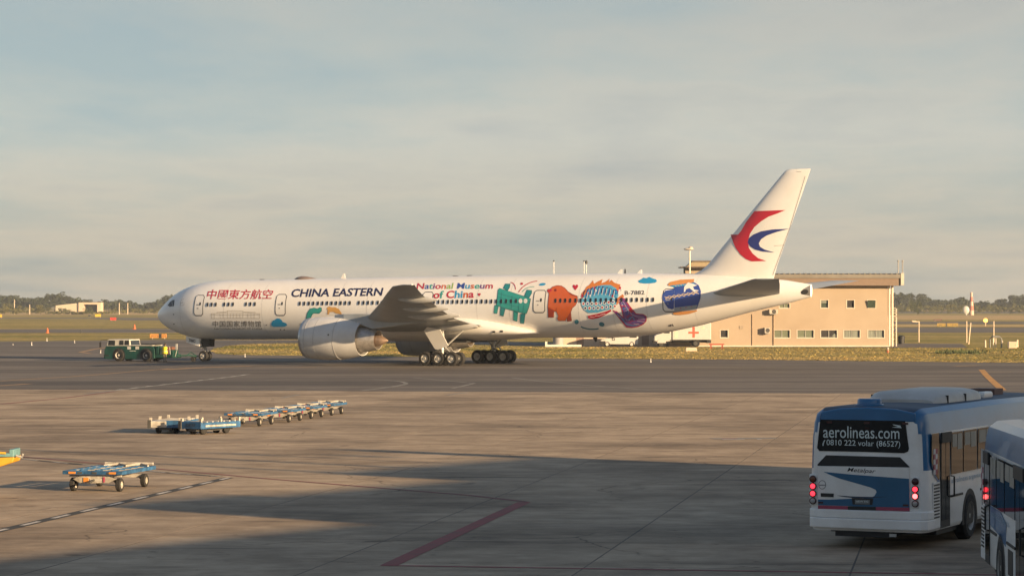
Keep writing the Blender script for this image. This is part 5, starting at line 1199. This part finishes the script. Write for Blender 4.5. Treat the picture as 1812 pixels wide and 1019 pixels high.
# stair cage at the end wall
sx0, sx1, sx2 = L(1574.5), L(1581), L(1591); sg_ = MB()
m_stw = mat('stair_white', (.62, .54, .45), .6)
st_ = MB().box(sx0, sx0 + .12, 2.0, 2.12, 0, bZ(559)).box(sx1, sx1 + .12, 2.0, 2.12, 0, bZ(559)).box(sx2 - .15, sx2, 2.0, 2.12, 0, bZ(545)).box(sx0, sx2, 2.0, 2.12, bZ(559) - .1, bZ(559)).build('stair_frame', m_stw, bld)
for k in range(18):
    z = .2 + k * .235; MB().box(sx0 + .12, sx1 if k % 3 else sx1 + .4, 1.98, 2.1, z, z + .10).build('stair_slat', m_stw, bld)
for z in (bZ(545), bZ(549), bZ(553)): MB().box(sx1, sx2, 2.0, 2.08, z - .08, z).build('stair_rail', m_stw, bld)
for k in range(7): MB().box(sx1 + .1, sx2 - .15, 2.2 + k * .02, 2.4, .5 + k * .5, .58 + k * .5).build('stair_tread', m_stw, bld)
# low pale annex under the airliner's belly
anx0, anx1 = bX(996), bX(1184)
anx = thing('annex', 'low pale flat-roofed annex seen beneath the airliner fuselage', 'building', Matrix.Translation((anx0, YB + 3, 0)))
MB().box(0, anx1 - anx0, 0, 8, 0, 3.4).build('wall', m_ann, anx); MB().box(-.3, anx1 - anx0 - .01, -.4, 8.3, 3.402, 3.7).build('roof', m_roofm, anx)
for k in range(3): MB().box(2.0 + k * 4.6, 3.0 + k * 4.6, -.03, -.002, .1, 2.2).build('door', mat('annex_door', (.30, .20, .15), .6), anx)
tk = thing('water_tank', 'grey steel tank at the end of the low annex', 'tank', Matrix.Translation((bX(988), YB + 1, 0)))
MB().cyl((0, 0, .25), (0, 0, 2.3), .75, n=20).build('drum', mat('tank_grey', (.30, .29, .28), .6), tk); MB().box(-.9, .9, -.9, .9, 0, .25).build('base', m_ann, tk)
kb = thing('low_wall', 'long low white kerb wall before the pale annex', 'wall', Matrix.Translation((bX(968), YB - 3, 0)))
MB().box(0, bX(1028) - bX(968), 0, .35, 0, .32).build('coping', mat('kerb_white', (.62, .58, .52), .7), kb); MB().box(-.3, .0, -.1, .45, 0, .75).build('pier', mat('kerb_white', (.62, .58, .52), .7), kb)
# control cab with mast behind the fin
YT = 372.0
cc = thing('rooftop_cab', 'small brown lookout cab with wide flat eaves above the tan building roof', 'cab', Matrix.Translation(((1232 - 906) / FP * YT, YT, 0)))
def cz_(py): return CZ - (py - HY) / FP * YT
k_ = FP / YT
MB().box(-1.6, 3.4, 0, 4, 0, cz_(472)).build('shaft', m_tan, cc)
MB().prism([(-1.4, cz_(471.5)), (-.6, cz_(463)), (3.4, cz_(463)), (3.4, cz_(471.5))], lambda a, b, d: (a, d, b), -.6, 4.4).build('glazing', mat('cab_tan', (.30, .24, .15), .5), cc)
MB().box(-2.3, 3.9, -1.4, 5, cz_(473.8), cz_(472)).build('eaves', mat('cab_brown', (.13, .10, .085), .7), cc); MB().box(-.6, 3.7, -.8, 4.6, cz_(463), cz_(461.3)).build('roof', mat('cab_brown', (.13, .10, .085), .7), cc)
ms = thing('radar_mast', 'white mast with a horizontal lamp head beside the lookout cab', 'mast', Matrix.Translation(((1220.5 - 906) / FP * (YT - 2), YT - 2, 0)))
k2 = FP / (YT - 2)
MB().cyl((0, 0, 0), (0, 0, CZ + (HY - 444) / k2), .16, .12, 8).build('pole', mat('mast_white', (.68, .60, .50), .5), ms)
MB().ball((-.15, 0, CZ + (HY - 441) / k2), .75, .35, .16).ball((.1, 0, CZ + (HY - 438.8) / k2), .3, .25, .22).tube([(.35, 0, CZ + (HY - 441) / k2), (.42, 0, CZ + (HY - 437) / k2)], .06, 6).build('lamp_head', mat('mast_head', (.50, .44, .37), .5), ms)
for px, top, lab in ((980, 462, 'thin grey pole rising behind the airliner cabin, standing single'), (1033.5, 462, 'thin grey pole behind the airliner cabin, paired with a knobbed pole'), (1037.5, 464, 'thin pole with a dark knob on top behind the airliner cabin')):
    po = thing('antenna_pole', lab, 'pole', Matrix.Translation(((px - 906) / FP * 372, 372, 0)))
    zt_ = CZ + (HY - top) / FP * 372
    MB().cyl((0, 0, 0), (0, 0, zt_), .07, .05, 6).build('shaft', m_strut, po)
    MB().ball((0, 0, zt_), .12 if px < 1037 else .2, None, .12 if px < 1037 else .3).build('finial', m_dk, po)

# white van
def vehicle_wheel(par, x, y, r, w, rimm):
    t = MB().lathe([(-w / 2, r * .6), (-w / 2, r * .88), (-w * .3, r), (w * .3, r), (w / 2, r * .88), (w / 2, r * .6)], (x, y, r), (0, 1, 0), 22).build('wheel', m_tyre, par)
    sg = -1 if y < 0 else 1
    MB().lathe([(w / 2 * sg, r * .62), (w * .3 * sg, r * .55), (w * .32 * sg, r * .2), (w * .4 * sg, .01)], (x, y, r), (0, 1, 0), 18).build('rim', rimm, t)
m_vw = mat('van_white', (.50, .48, .45), .4, var=.05, coat=.2)
vg = ground(1062, 613.2); vl = (1129 - 1062) / (FP / vg.y)
van = thing('van', 'small white van with black badge parked before the annex', 'van', Matrix.Translation((vg.x, vg.y, 0)))
s_ = vl / 5.2
prof = [(0, .35), (.02, .85), (.2, 1.0), (.75, 1.12), (1.35, 1.85), (1.6, 1.95), (4.9, 1.95), (5.15, 1.8), (5.2, .5), (5.1, .32)]
vb = MB().prism([(a * s_, b * s_) for a, b in prof], lambda a, b, d: (a, d, b), -.85, .85).build('body', m_vw, van, bevel=.07)
MB().prism([(a * s_, b * s_) for a, b in [(.95, 1.18), (1.45, 1.75), (1.75, 1.78), (1.75, 1.2)]], lambda a, b, d: (a, d, b), -.86, -.852).build('side_window', m_tgl, vb)
MB().prism([(a * s_, b * s_) for a, b in [(4.0, 1.25), (4.0, 1.78), (4.8, 1.78), (5.0, 1.25)]], lambda a, b, d: (a, d, b), -.86, -.852).build('side_window', m_tgl, vb)
MB().box(-.05 * s_, .7 * s_, -.87, .87, .36 * s_, .78 * s_).build('front_bumper', m_rub, vb)
MB().box(1.58 * s_, 1.98 * s_, -.862, -.852, .86 * s_, 1.2 * s_).build('badge', m_rub, vb); MB().box(1.68 * s_, 1.88 * s_, -.868, -.862, .94 * s_, 1.12 * s_).build('badge_centre', m_vw, vb)
for x in (.95, 4.3):
    for y in (-.74, .74): vehicle_wheel(van, x * s_, y, .36 * s_, .24, mat('hub_cap', (.62, .58, .52), .4))
# medical truck
tg_ = ground(1156, 613.6); kk = FP / tg_.y
trk = thing('medical_truck', 'white box truck with a red cross on its side', 'truck', Matrix.Translation((tg_.x, tg_.y, 0)))
def tX(px): return (px - 1156) / kk
def tZ(py): return CZ - (py - HY) / kk
bxo = MB().box(tX(1189), tX(1257), -1.2, 1.2, 1.0, 3.35).build('cargo_box', m_vw, trk, bevel=.05)
MB().box(tX(1226.3) - .17, tX(1226.3) + .17, -1.216, -1.202, tZ(597), tZ(578)).box(tX(1217), tX(1226.3) - .17, -1.216, -1.202, tZ(590), tZ(586.5)).box(tX(1226.3) + .17, tX(1235.5), -1.216, -1.202, tZ(590), tZ(586.5)).build('red_cross', mat('cross_red', (.50, .10, .06), .5), bxo)
MB().box(tX(1192), tX(1199), -1.212, -1.202, tZ(598), tZ(586)).box(tX(1240), tX(1246), -1.212, -1.202, tZ(582), tZ(578)).build('panel', m_frm, bxo)
cab_ = MB().prism([(tX(1157), .75), (tX(1157), 1.5), (tX(1161), 1.72), (tX(1169), 1.85), (tX(1173), 2.55), (tX(1188), 2.55), (tX(1188), .75)], lambda a, b, d: (a, d, b), -1.05, 1.05).build('cab', m_vw, trk, bevel=.1)
MB().prism([(tX(1174.2), 1.9), (tX(1175.5), 2.4), (tX(1184), 2.4), (tX(1184), 1.9)], lambda a, b, d: (a, d, b), -1.07, -1.052).build('side_window', m_tgl, cab_)
MB().box(tX(1155), tX(1160), -1.1, 1.1, .55, .85).build('front_bumper', m_rub, trk)
MB().box(tX(1170), tX(1257), -.5, .5, .6, .98).box(tX(1250), tX(1257), -1.1, 1.1, .55, .98).box(tX(1186), tX(1224), -1.15, 1.15, .84, .99).build('chassis', m_rub, trk)
MB().prism([(tX(1170) + .62 * math.cos(q), .55 + .62 * math.sin(q)) for q in [math.pi * j / 10 for j in range(11)]], lambda a, b, d: (a, d, b), -1.09, -.9).build('mudguard', m_vw, trk)
for x in (tX(1170), tX(1231)):
    for y in (-.9, .9): vehicle_wheel(trk, x, y, .5, .3, m_dk)
# small things of the yard
def post(name, label, cat, px, y0, y1, r_=.08, lean=0, m=None, extra=None, group=None):
    g_ = ground(px, y1); k = FP / g_.y; H_ = (y1 - y0) / k
    t = thing(name, label, cat, Matrix.Translation((g_.x, g_.y, 0)), group)
    MB().cyl((0, 0, 0), (lean * H_, 0, H_), r_, r_ * .9, 8).build('shaft', m or mat('post_cream', (.66, .54, .40), .7), t)
    if extra: extra(t, H_, k)
    return t
def lampx(t, H_, k): MB().box(-1.0, .1, -.1, .1, H_ - .08, H_ + .06).box(-1.1, -.5, -.16, .16, H_ - .0, H_ + .14).build('lamp_head', mat('post_cream', (.66, .54, .40), .7), t)
post('street_lamp', 'cream street lamp with a short arm at the end of the service road', 'lamp', 1626, 569, 605.5, .09, extra=lampx)
post('leaning_post', 'straight cream post next to a leaning post on the grass', 'post', 1710.5, 568, 606, .09)
post('leaning_post', 'leaning cream post beside the straight post on the grass', 'post', 1714, 571, 609, .09, lean=.1)
post('tall_post', 'cream post rising behind the grey pipe frame', 'post', 1758.5, 568, 606, .09)
post('short_post', 'short cream post left of the grey pipe frame', 'post', 1743.5, 601.5, 614.5, .12)
post('short_post', 'short cream post beyond the pale utility cabinet', 'post', 1800, 601, 614, .16)
def glow(t, H_, k): MB().ball((0, 0, H_), .55, .3, .55).build('lens', mat('amber_glow', (.8, .4, .05), .3, emit=((1, .45, .06), 2.2)), t)
post('guard_light', 'lit amber runway guard light beyond the yard', 'light', 1744, 567, 577, .1, extra=glow)
gp = ground(1762, 615.5)
pf = thing('pipe_frame', 'grey bent pipe frame over a meter on the grass', 'frame', Matrix.Translation((gp.x, gp.y, 0)))
m_pg = mat('pipe_grey', (.16, .165, .16), .55)
MB().tube([(-.78, 0, 0), (-.78, 0, 1.2), (-.55, 0, 1.5), (.55, 0, 1.5), (.78, 0, 1.2), (.78, 0, 0)], .1, 8).build('hoop', m_pg, pf); MB().box(-.45, .45, -.3, .3, 1.4, 1.68).build('canopy', m_pg, pf)
for x in (-.35, 0.0): MB().cyl((x, 0, 0), (x, 0, 1.4), .07, n=6).build('leg', m_stw, pf)
MB().ball((.86, -.05, .85), .12).build('dial', m_stw, pf)
gp = ground(1791, 615.8)
ub = thing('utility_cabinet', 'pale box-shaped utility cabinet on the grass', 'cabinet', Matrix.Translation((gp.x, gp.y, 0)))
MB().box(-.55, .55, -.4, .4, 0, .86).build('casing', m_stw, ub, bevel=.03); MB().box(-.5, .5, -.42, -.402, .06, .8).build('door', m_ann, ub); MB().box(.3, .36, -.45, -.42, .4, .5).build('handle', m_rub, ub)
gp = ground(1595, 608.5)
bn = thing('rubbish_bin', 'dark rubbish bin beside the outdoor stair', 'bin', Matrix.Translation((gp.x, gp.y, 0)))
MB().lathe([(0, .45), (1.0, .52), (1.02, .56), (1.1, .56)], (0, 0, 0), (0, 0, 1), 16, cap=(True, True)).build('drum', m_rub, bn); MB().ball((0, 0, 1.1), .5, .5, .2).build('lid', m_rub, bn)
gp = ground(1268, 617.5)
be = thing('barrier_trestle', 'low red trestle on the verge before the tan building', 'trestle', Matrix.Translation((gp.x, gp.y, 0)))
m_tr = mat('trestle_red', (.36, .06, .035), .6)
MB().box(-1.0, 1.0, -.1, .1, .55, .72).build('beam', m_tr, be)
for x in (-.75, .75): MB().tube([(x - .15, -.25, 0), (x, 0, .6), (x + .15, .25, 0)], .06, 6).build('leg', m_tr, be)
gp = ground(1223, 621.5)
cp = thing('concrete_block', 'pale concrete block on the grass below the medical truck', 'block', Matrix.Translation((gp.x, gp.y, 0)))
MB().box(-.7, .7, -.4, .4, 0, .42).build('base', m_ann, cp, bevel=.04); MB().box(-.6, .6, -.3, .3, .42, .47).build('lid', m_stw, cp)
gp = ground(1571, 624)
hy = thing('hydrant', 'small red and white hydrant on the verge before the tan building', 'hydrant', Matrix.Translation((gp.x, gp.y, 0)))
MB().cyl((0, 0, 0), (0, 0, .45), .13, n=10).build('barrel', mat('hydrant_red', (.5, .12, .05), .6), hy); MB().ball((0, 0, .5), .15, None, .12).cyl((0, -.2, .35), (0, .2, .35), .06).build('cap', m_stw, hy)
gs = ground(1700, 625.5)
shb = MB(); r = random.Random(11)
for k in range(420):
    x = r.gauss(0, 1.5); y = r.gauss(0, 2.0); h_ = abs(r.gauss(.18, .12)); a = r.uniform(0, 6.28); w = r.uniform(.05, .16)
    shb.add([(x - w * math.cos(a), y - w * math.sin(a), max(0, h_ - .15)), (x + w * math.cos(a), y + w * math.sin(a), max(0, h_ - .15)), (x + r.uniform(-.1, .1), y, h_ + .14)], [(0, 1, 2)])
m_leaf = mat('leaf_green', (.07, .09, .03), .8, var=.35, scale=.5, world=True)
so = thing('weed_clump', 'low dark green weed clump on the dry verge', 'weed', Matrix.Translation((gs.x, gs.y, 0))); shb.build('foliage', m_leaf, so, fix=False); MB().cyl((0, 0, 0), (0, 0, .12), .05).build('stem', m_leaf, so)

# airfield signs and markers
def sign(name, label, px0, px1, y0, y1, panels, cat='sign'):
    g_ = ground((px0 + px1) / 2, y1); k = FP / g_.y; W_ = (px1 - px0) / k; H_ = (y1 - y0) / k
    t = thing(name, label, cat, Matrix.Translation((g_.x, g_.y, 0)))
    b_ = MB().box(-W_ / 2, W_ / 2, -.12, .12, H_ * .15, H_).build('panel', m_dk, t, bevel=.02)
    x = -W_ / 2 + .04
    for frac, m in panels:
        w = (W_ - .08) * frac; MB().box(x, x + w - .03, -.135, -.122, H_ * .2, H_ * .96).build('face', m, b_); x += w
    if len(panels) == 3:
        for q in (-.42, -.36, -.30, -.24, -.17, -.10, -.05, .22, .28, .34, .40): MB().box(q * W_, q * W_ + .07, -.142, -.135, H_ * (.35 + .1 * (q * 100 % 2 > 1)), H_ * .8).build('lettering', s_k, b_)
    for q in (-.35, .35): MB().cyl((q * W_, 0, 0), (q * W_, 0, H_ * .15), .05, n=6).build('leg', m_strut, t)
    return t
s_y = mat('sign_yellow', (.70, .42, .04), .5); s_r = mat('sign_red', (.62, .05, .035), .5); s_k = mat('sign_black', (.03, .03, .03), .5); s_o = mat('sign_amber', (.60, .27, .06), .5, var=.2, scale=3); s_p = mat('sign_pale', (.62, .52, .38), .6)
sg1 = sign('taxiway_sign', 'amber taxiway guidance sign with a black square behind the tow tractor', 265, 296, 590.5, 599.5, [(.52, s_o), (.17, s_k), (.31, s_o)])
sign('taxiway_sign', 'bright yellow taxiway sign by the far runway edge', 168, 179, 555.5, 561.5, [(1, s_y)])
sign('taxiway_sign', 'red runway sign next to the yellow one', 195, 206, 561.5, 567.5, [(1, s_r)])
sign('taxiway_sign', 'yellow taxiway sign at the edge of the far grass, away from the red sign', -6, 4, 556, 562.5, [(1, s_y)])
sign('taxiway_sign', 'black-backed sign panel near the bright yellow sign', 156, 160.5, 557, 560.5, [(1, s_k)])
sign('taxiway_sign', 'wide dull yellow taxiway sign beyond the tan building', 1658, 1696, 571.5, 579, [(.4, mat('sign_dull', (.34, .23, .05), .6, var=.3, scale=2)), (.06, s_k), (.54, mat('sign_dull', (.34, .23, .05), .6, var=.3, scale=2))])
sign('taxiway_sign', 'dark-backed flat sign beyond the tan building', 1652, 1667, 564.8, 568, [(1, mat('sign_back', (.12, .06, .05), .6))])
def cone(name, label, px, y0, y1, m, kind='cone'):
    g_ = ground(px, y1); k = FP / g_.y; H_ = (y1 - y0) / k
    t = thing(name, label, 'marker', Matrix.Translation((g_.x, g_.y, 0)))
    if kind == 'cone': MB().lathe([(0.04, H_ * .30), (H_ * .6, H_ * .16), (H_, H_ * .08)], (0, 0, 0), (0, 0, 1), 12, cap=(True, True)).build('cone', m, t); MB().box(-H_ * .36, H_ * .36, -H_ * .36, H_ * .36, 0, .04).build('base', m, t)
    else:
        MB().cyl((0, 0, 0), (0, 0, H_ * .8), H_ * .09, n=8).build('stem', m, t); MB().ball((0, 0, H_ * .85), H_ * .16).build('cap', m_stw if m is not m_stw else m_whp, t); MB().cyl((0, 0, 0), (0, 0, .06), H_ * .2, n=8).build('base', m, t)
m_oc = mat('cone_orange', (.66, .12, .03), .6)
cone('marker_cone', 'orange marker cone on the far road, nearer the black cone', 84, 580, 589, m_oc); cone('marker_cone', 'orange marker cone at the road edge beyond the tractor cab', 238, 574, 582.5, m_oc); cone('marker_cone', 'black marker cone on the far road', 144, 583, 589, s_k)
m_lw = mat('marker_white', (.72, .70, .66), .5)
for px, y0, y1, lab in ((23, 607.5, 610.5, 'low white edge light farthest from the tractor'), (56, 605, 611, 'white edge light on the asphalt, tallest of its group'), (83, 598, 603.5, 'white edge light standing at the grass edge'), (132, 602, 606.5, 'white edge light in line with the black cone'), (178, 619, 624.5, 'white edge light ahead of the tow tractor'), (433.5, 625.5, 631.5, 'white edge light below the painted blue cloud'), (1151.5, 634, 641, 'white edge light on the asphalt before the white van')):
    cone('edge_light', lab, px, y0, y1, m_lw, 'light')
# red and white wind tower, dish and far poles
g_ = ground(1719, 557.5); k = FP / g_.y
ob = thing('beacon_tower', 'slim red and white tapering tower before the far wood', 'tower', Matrix.Translation((g_.x, g_.y, 0)))
hh = (557.5 - 517) / k
for i in range(5): MB().lathe([(hh * i / 5, 1.3 - .14 * i), (hh * (i + 1) / 5 - .05, 1.2 - .14 * i)], (0, 0, 0), (0, 0, 1), 10, cap=(True, True)).build('band', mat('tower_pale', (.60, .42, .34), .7) if i % 2 == 0 else mat('tower_red', (.45, .16, .12), .7), ob)
MB().ball((-3.0, -1, 2.6), 1.8, .7, 2.2).cyl((-3, -1, 0), (-3, -1, 1.0), .4).build('dish', m_vw, ob)
# far hangar
HB = 1500.0; hk = FP / HB
hz0 = lambda py: CZ - (py - HY) / hk
hg = thing('hangar', 'far pale hangar with an open dark bay among the trees', 'hangar', Matrix.Translation(((139 - 906) / hk, HB, 0)))
wid = 39 / hk
hw_ = MB().box(0, 9 / hk, 0, 10, 0, hz0(535)).box(33 / hk, wid, 0, 10, 0, hz0(535)).box(9 / hk, 33 / hk, 0, 10, hz0(538.5), hz0(535)).build('wall', m_ann, hg)
MB().box(9 / hk, 33 / hk, 9, 9.5, 0, hz0(538.5)).box(.1, wid - .1, 10.01, 10.3, 0, hz0(535) - .1).build('bay', m_wdk, hg)
MB().prism([(-41 / hk, 0), (-.05, 0), (-.05, hz0(536)), (-41 / hk, hz0(540.5))], lambda a, b, d: (a, d, b), 1, 22).build('side_wing', mat('hangar_beige', (.50, .43, .33), .8), hg)
MB().box(-.2, wid + .2, -.3, 10.2, hz0(535), hz0(534.4)).build('roof', mat('cab_brown', (.13, .10, .085), .7), hg)

# ================================================================== trees
def leaf_mat(name, a, b):
    return mat(name, a, .9, var=.3, scale=.22, world=True, col2=b, spec=.1)
m_t1 = leaf_mat('wood_leaves', (.045, .055, .026), (.018, .024, .013)); m_t2 = leaf_mat('scrub_leaves', (.135, .125, .045), (.055, .058, .022)); m_t3 = leaf_mat('bush_leaves', (.075, .085, .030), (.035, .042, .018))
m_bark = mat('bark', (.10, .075, .055), .9, var=.3)
def crown(mb, cx, cy, z0, H_, rx, n, r, size):
    cl = [(r.gauss(0, .42), r.gauss(0, .42), r.uniform(.25, .95), r.uniform(.25, .48)) for _ in range(9)]
    for _ in range(n):
        u, v, w, q = cl[r.randrange(9)]
        while True:
            a, b, c = (r.uniform(-1, 1) for _ in range(3))
            if a * a + b * b + c * c < 1: break
        x = cx + (u + a * q) * rx; y = cy + (v + b * q) * rx; z = z0 + H_ * min(1.05, max(.02, w + c * q * .55)); s_ = size * r.uniform(.6, 1.3)
        ax = r.uniform(0, 6.28); t = r.uniform(-.9, .9)
        d1 = Vector((math.cos(ax), math.sin(ax), t * .4)) * s_; d2 = Vector((-math.sin(ax) * t, math.cos(ax) * t, 1 - abs(t) * .5)) * s_ * .8; p_ = Vector((x, y, z))
        mb.add([p_ - d1, p_ - d2 * .8, p_ + d1 * .9, p_ + d2], [(0, 1, 2, 3)])
r = random.Random(21)
wood = MB(); trunks = MB()
def prof_h(px):
    if px < 900: return 14 + 4.5 * math.sin(px * .021) + 3 * math.sin(px * .063 + 1)
    return 17 + 5 * math.sin(px * .017 + .5) + 3.5 * math.sin(px * .071)
px = -420.0
while px < 2400:
    for rowi in range(3):
        Y = r.uniform(1750, 1850) + rowi * 90
        x = (px + r.uniform(-6, 6) - 906) / FP * Y; gap = r.random() < .12
        H_ = max(6, prof_h(px) * r.uniform(.8, 1.1)) * .60
        crown(wood, x, Y, .5, H_ * (.55 if gap else 1), r.uniform(4.4, 7.0), 420, r, .75)
        trunks.tube([(x, Y, 0), (x + r.uniform(-.4, .4), Y, H_ * .6)], [.28, .12], 5)
    px += r.uniform(8, 13)
tag(wood.build('far_wood', m_t1, fix=False), 'dark far-off wood along the horizon behind the airfield', 'wood', kind='stuff')
tag(trunks.build('far_trunks', m_bark, fix=False), 'thin trunks of the far-off wood on the horizon', 'trunks', kind='stuff')
scrub = MB()
px = -420.0
while px < 2400:
    Y = r.uniform(1460, 1640) if not 90 < px < 190 else r.uniform(1400, 1480)
    x = (px - 906) / FP * Y; H_ = (r.uniform(2.2, 3.6) if px < 900 else r.uniform(4.0, 6.5)) * (.5 if 90 < px < 190 else 1)
    crown(scrub, x, Y, -.2, H_, r.uniform(3, 5), 150, r, .42)
    px += r.uniform(6, 10)
tag(scrub.build('far_scrub', m_t2, fix=False), 'olive scrub growing before the far-off wood', 'scrub', kind='stuff')
def bush(label, px, ybase, ytop, wpx, m, n=500):
    Y = 1330.0 if px > 900 else 1400.0; k = FP / Y; x = (px - 906) / k
    zt = CZ - (ytop - HY) / k
    t = thing('bush', label, 'bush', Matrix.Translation((x, Y, 0)))
    b_ = MB(); crown(b_, 0, 0, -.1, zt, wpx / k * .62, n, r, .35); b_.build('crown', m, t, fix=False)
    MB().tube([(0, 0, 0), (.1, 0, zt * .6)], [.2, .08], 6).build('trunk', m_bark, t)
bush('round dark bush standing before the scrub beyond the tan building', 1624, 553, 531, 17, m_t3, 700)
bush('broad olive bush before the wood, farthest from the hangar', 8, 552, 538, 26, m_t2); bush('low olive bush between the broad bush and the hangar', 30, 552, 541, 18, m_t2)
bush('small dark bush in front of the hangar side wing', 112, 551, 545.5, 18, m_t3, 300); bush('small bush in front of the open hangar bay', 158, 551, 543, 16, m_t3, 300)
bush('olive bush close to the hangar wing', 72, 552, 541, 22, m_t2)
for px, top, lab in ((25.5, 530, 'thin far pole left standing by the broad bush'), (52.5, 539, 'short far pole between two olive bushes'), (211, 536, 'far wooden pole nearest the hangar'), (226, 536, 'far wooden pole away from the hangar')):
    Y = 1420.0; k = FP / Y
    po = thing('far_pole', lab, 'pole', Matrix.Translation(((px - 906) / k, Y, 0))); zt = CZ - (top - HY) / k
    MB().cyl((0, 0, 0), (0, 0, zt), .28, .2, 6).build('shaft', mat('post_cream', (.66, .54, .40), .7), po); MB().box(-.4, .4, -.1, .1, zt - .3, zt - .1).build('cross_arm', m_bark, po)
# ================================================================== the terminal the picture was taken from: it stands beside and behind, and shades the apron
n_v = Vector((-SUN_H.y, SUN_H.x, 0)); d_v = Vector((-SUN_H.x, -SUN_H.y, 0))       # along the facade / away from the sun
tanE = math.tan(R(SUN_EL))
m_term = mat('terminal_wall', (.42, .40, .37), .8, var=.08, scale=.3); m_tglass = glass('terminal_glass', (.05, .06, .065), .1)
def tblock(label, name, v0, v1, reach, depth=16.0, back=0.0):
    mid = n_v * ((v0 + v1) / 2) - d_v * back
    ztop = 1.0 + reach * tanE
    zb = gz(mid.y) - .5
    M = Matrix(((n_v.x, -d_v.x, 0, mid.x), (n_v.y, -d_v.y, 0, mid.y), (0, 0, 1, 0), (0, 0, 0, 1)))
    t = thing(name, label, 'building', M)
    w = (v1 - v0) / 2
    MB().box(-w, w, 0, depth, zb, ztop - .35).build('wall', m_term, t); MB().box(-w - .001, w + .001, -.001, depth + .3, ztop - .349, ztop).build('roof', m_roofm, t)
    if v1 - v0 > 4:
        k = int((v1 - v0) / 3)
        for i in range(k):
            for z in (2.0, 5.6):
                if z + 2 < ztop: MB().box(-w + (i + .12) * 2 * w / k, -w + (i + .88) * 2 * w / k, -.04, -.002, z, z + 2.2).build('window', m_tglass, t)
    return t
tblock('long grey terminal wing beside the viewer, shading the apron', 'terminal_building', 14, 44.0, 38.6)
tblock('grey terminal facade around the viewing window', 'terminal_building', -60, 13.998, 38.6, back=.6)
tblock('taller terminal block beyond the long terminal wing', 'terminal_building', 44.002, 49.2, 47.4)
tblock('middle terminal block next to the taller one', 'terminal_building', 49.202, 57.6, 46.2)
tblock('end block of the terminal with the lighting masts', 'terminal_building', 57.602, 68.2, 51.5)
tblock('slim stair tower at the end of the terminal', 'terminal_building', 68.202, 69.3, 60.0, 3.0)
for v, reach, rr, lab in ((58.2, 82, .17, 'lighting mast on the terminal end block, nearer its middle'), (61.5, 84, .22, 'stout lighting mast on the terminal end block'), (64.2, 60, .10, 'thin mast on the terminal end block'), (65.8, 56, .07, 'thinnest mast on the terminal end block')):
    p_ = n_v * v - d_v * 2
    t = thing('lighting_mast', lab, 'mast', Matrix.Translation((p_.x, p_.y, 0)))
    zt_ = 1.0 + (reach + 2) * tanE; MB().cyl((0, 0, 5), (0, 0, zt_), rr, rr * .8, 8).build('shaft', m_strut, t); MB().box(-.5, .5, -.2, .2, zt_, zt_ + .25).build('lamp_head', m_strut, t)
# ------------------------------------------------------------------ the air
hz = bpy.data.materials.new('haze'); hz.use_nodes = True; t_ = hz.node_tree; t_.nodes.clear()
pv = t_.nodes.new('ShaderNodeVolumePrincipled'); pv.inputs['Color'].default_value = (.82, .88, .95, 1); pv.inputs['Density'].default_value = 0.00014; pv.inputs['Anisotropy'].default_value = 0.2
ou = t_.nodes.new('ShaderNodeOutputMaterial'); t_.links.new(pv.outputs[0], ou.inputs['Volume'])
tag(MB().box(-GX - 60, GX + 60, -460, GY + 60, -2, 40).build('haze', hz), 'pale evening haze over the whole airfield', 'haze', kind='stuff')
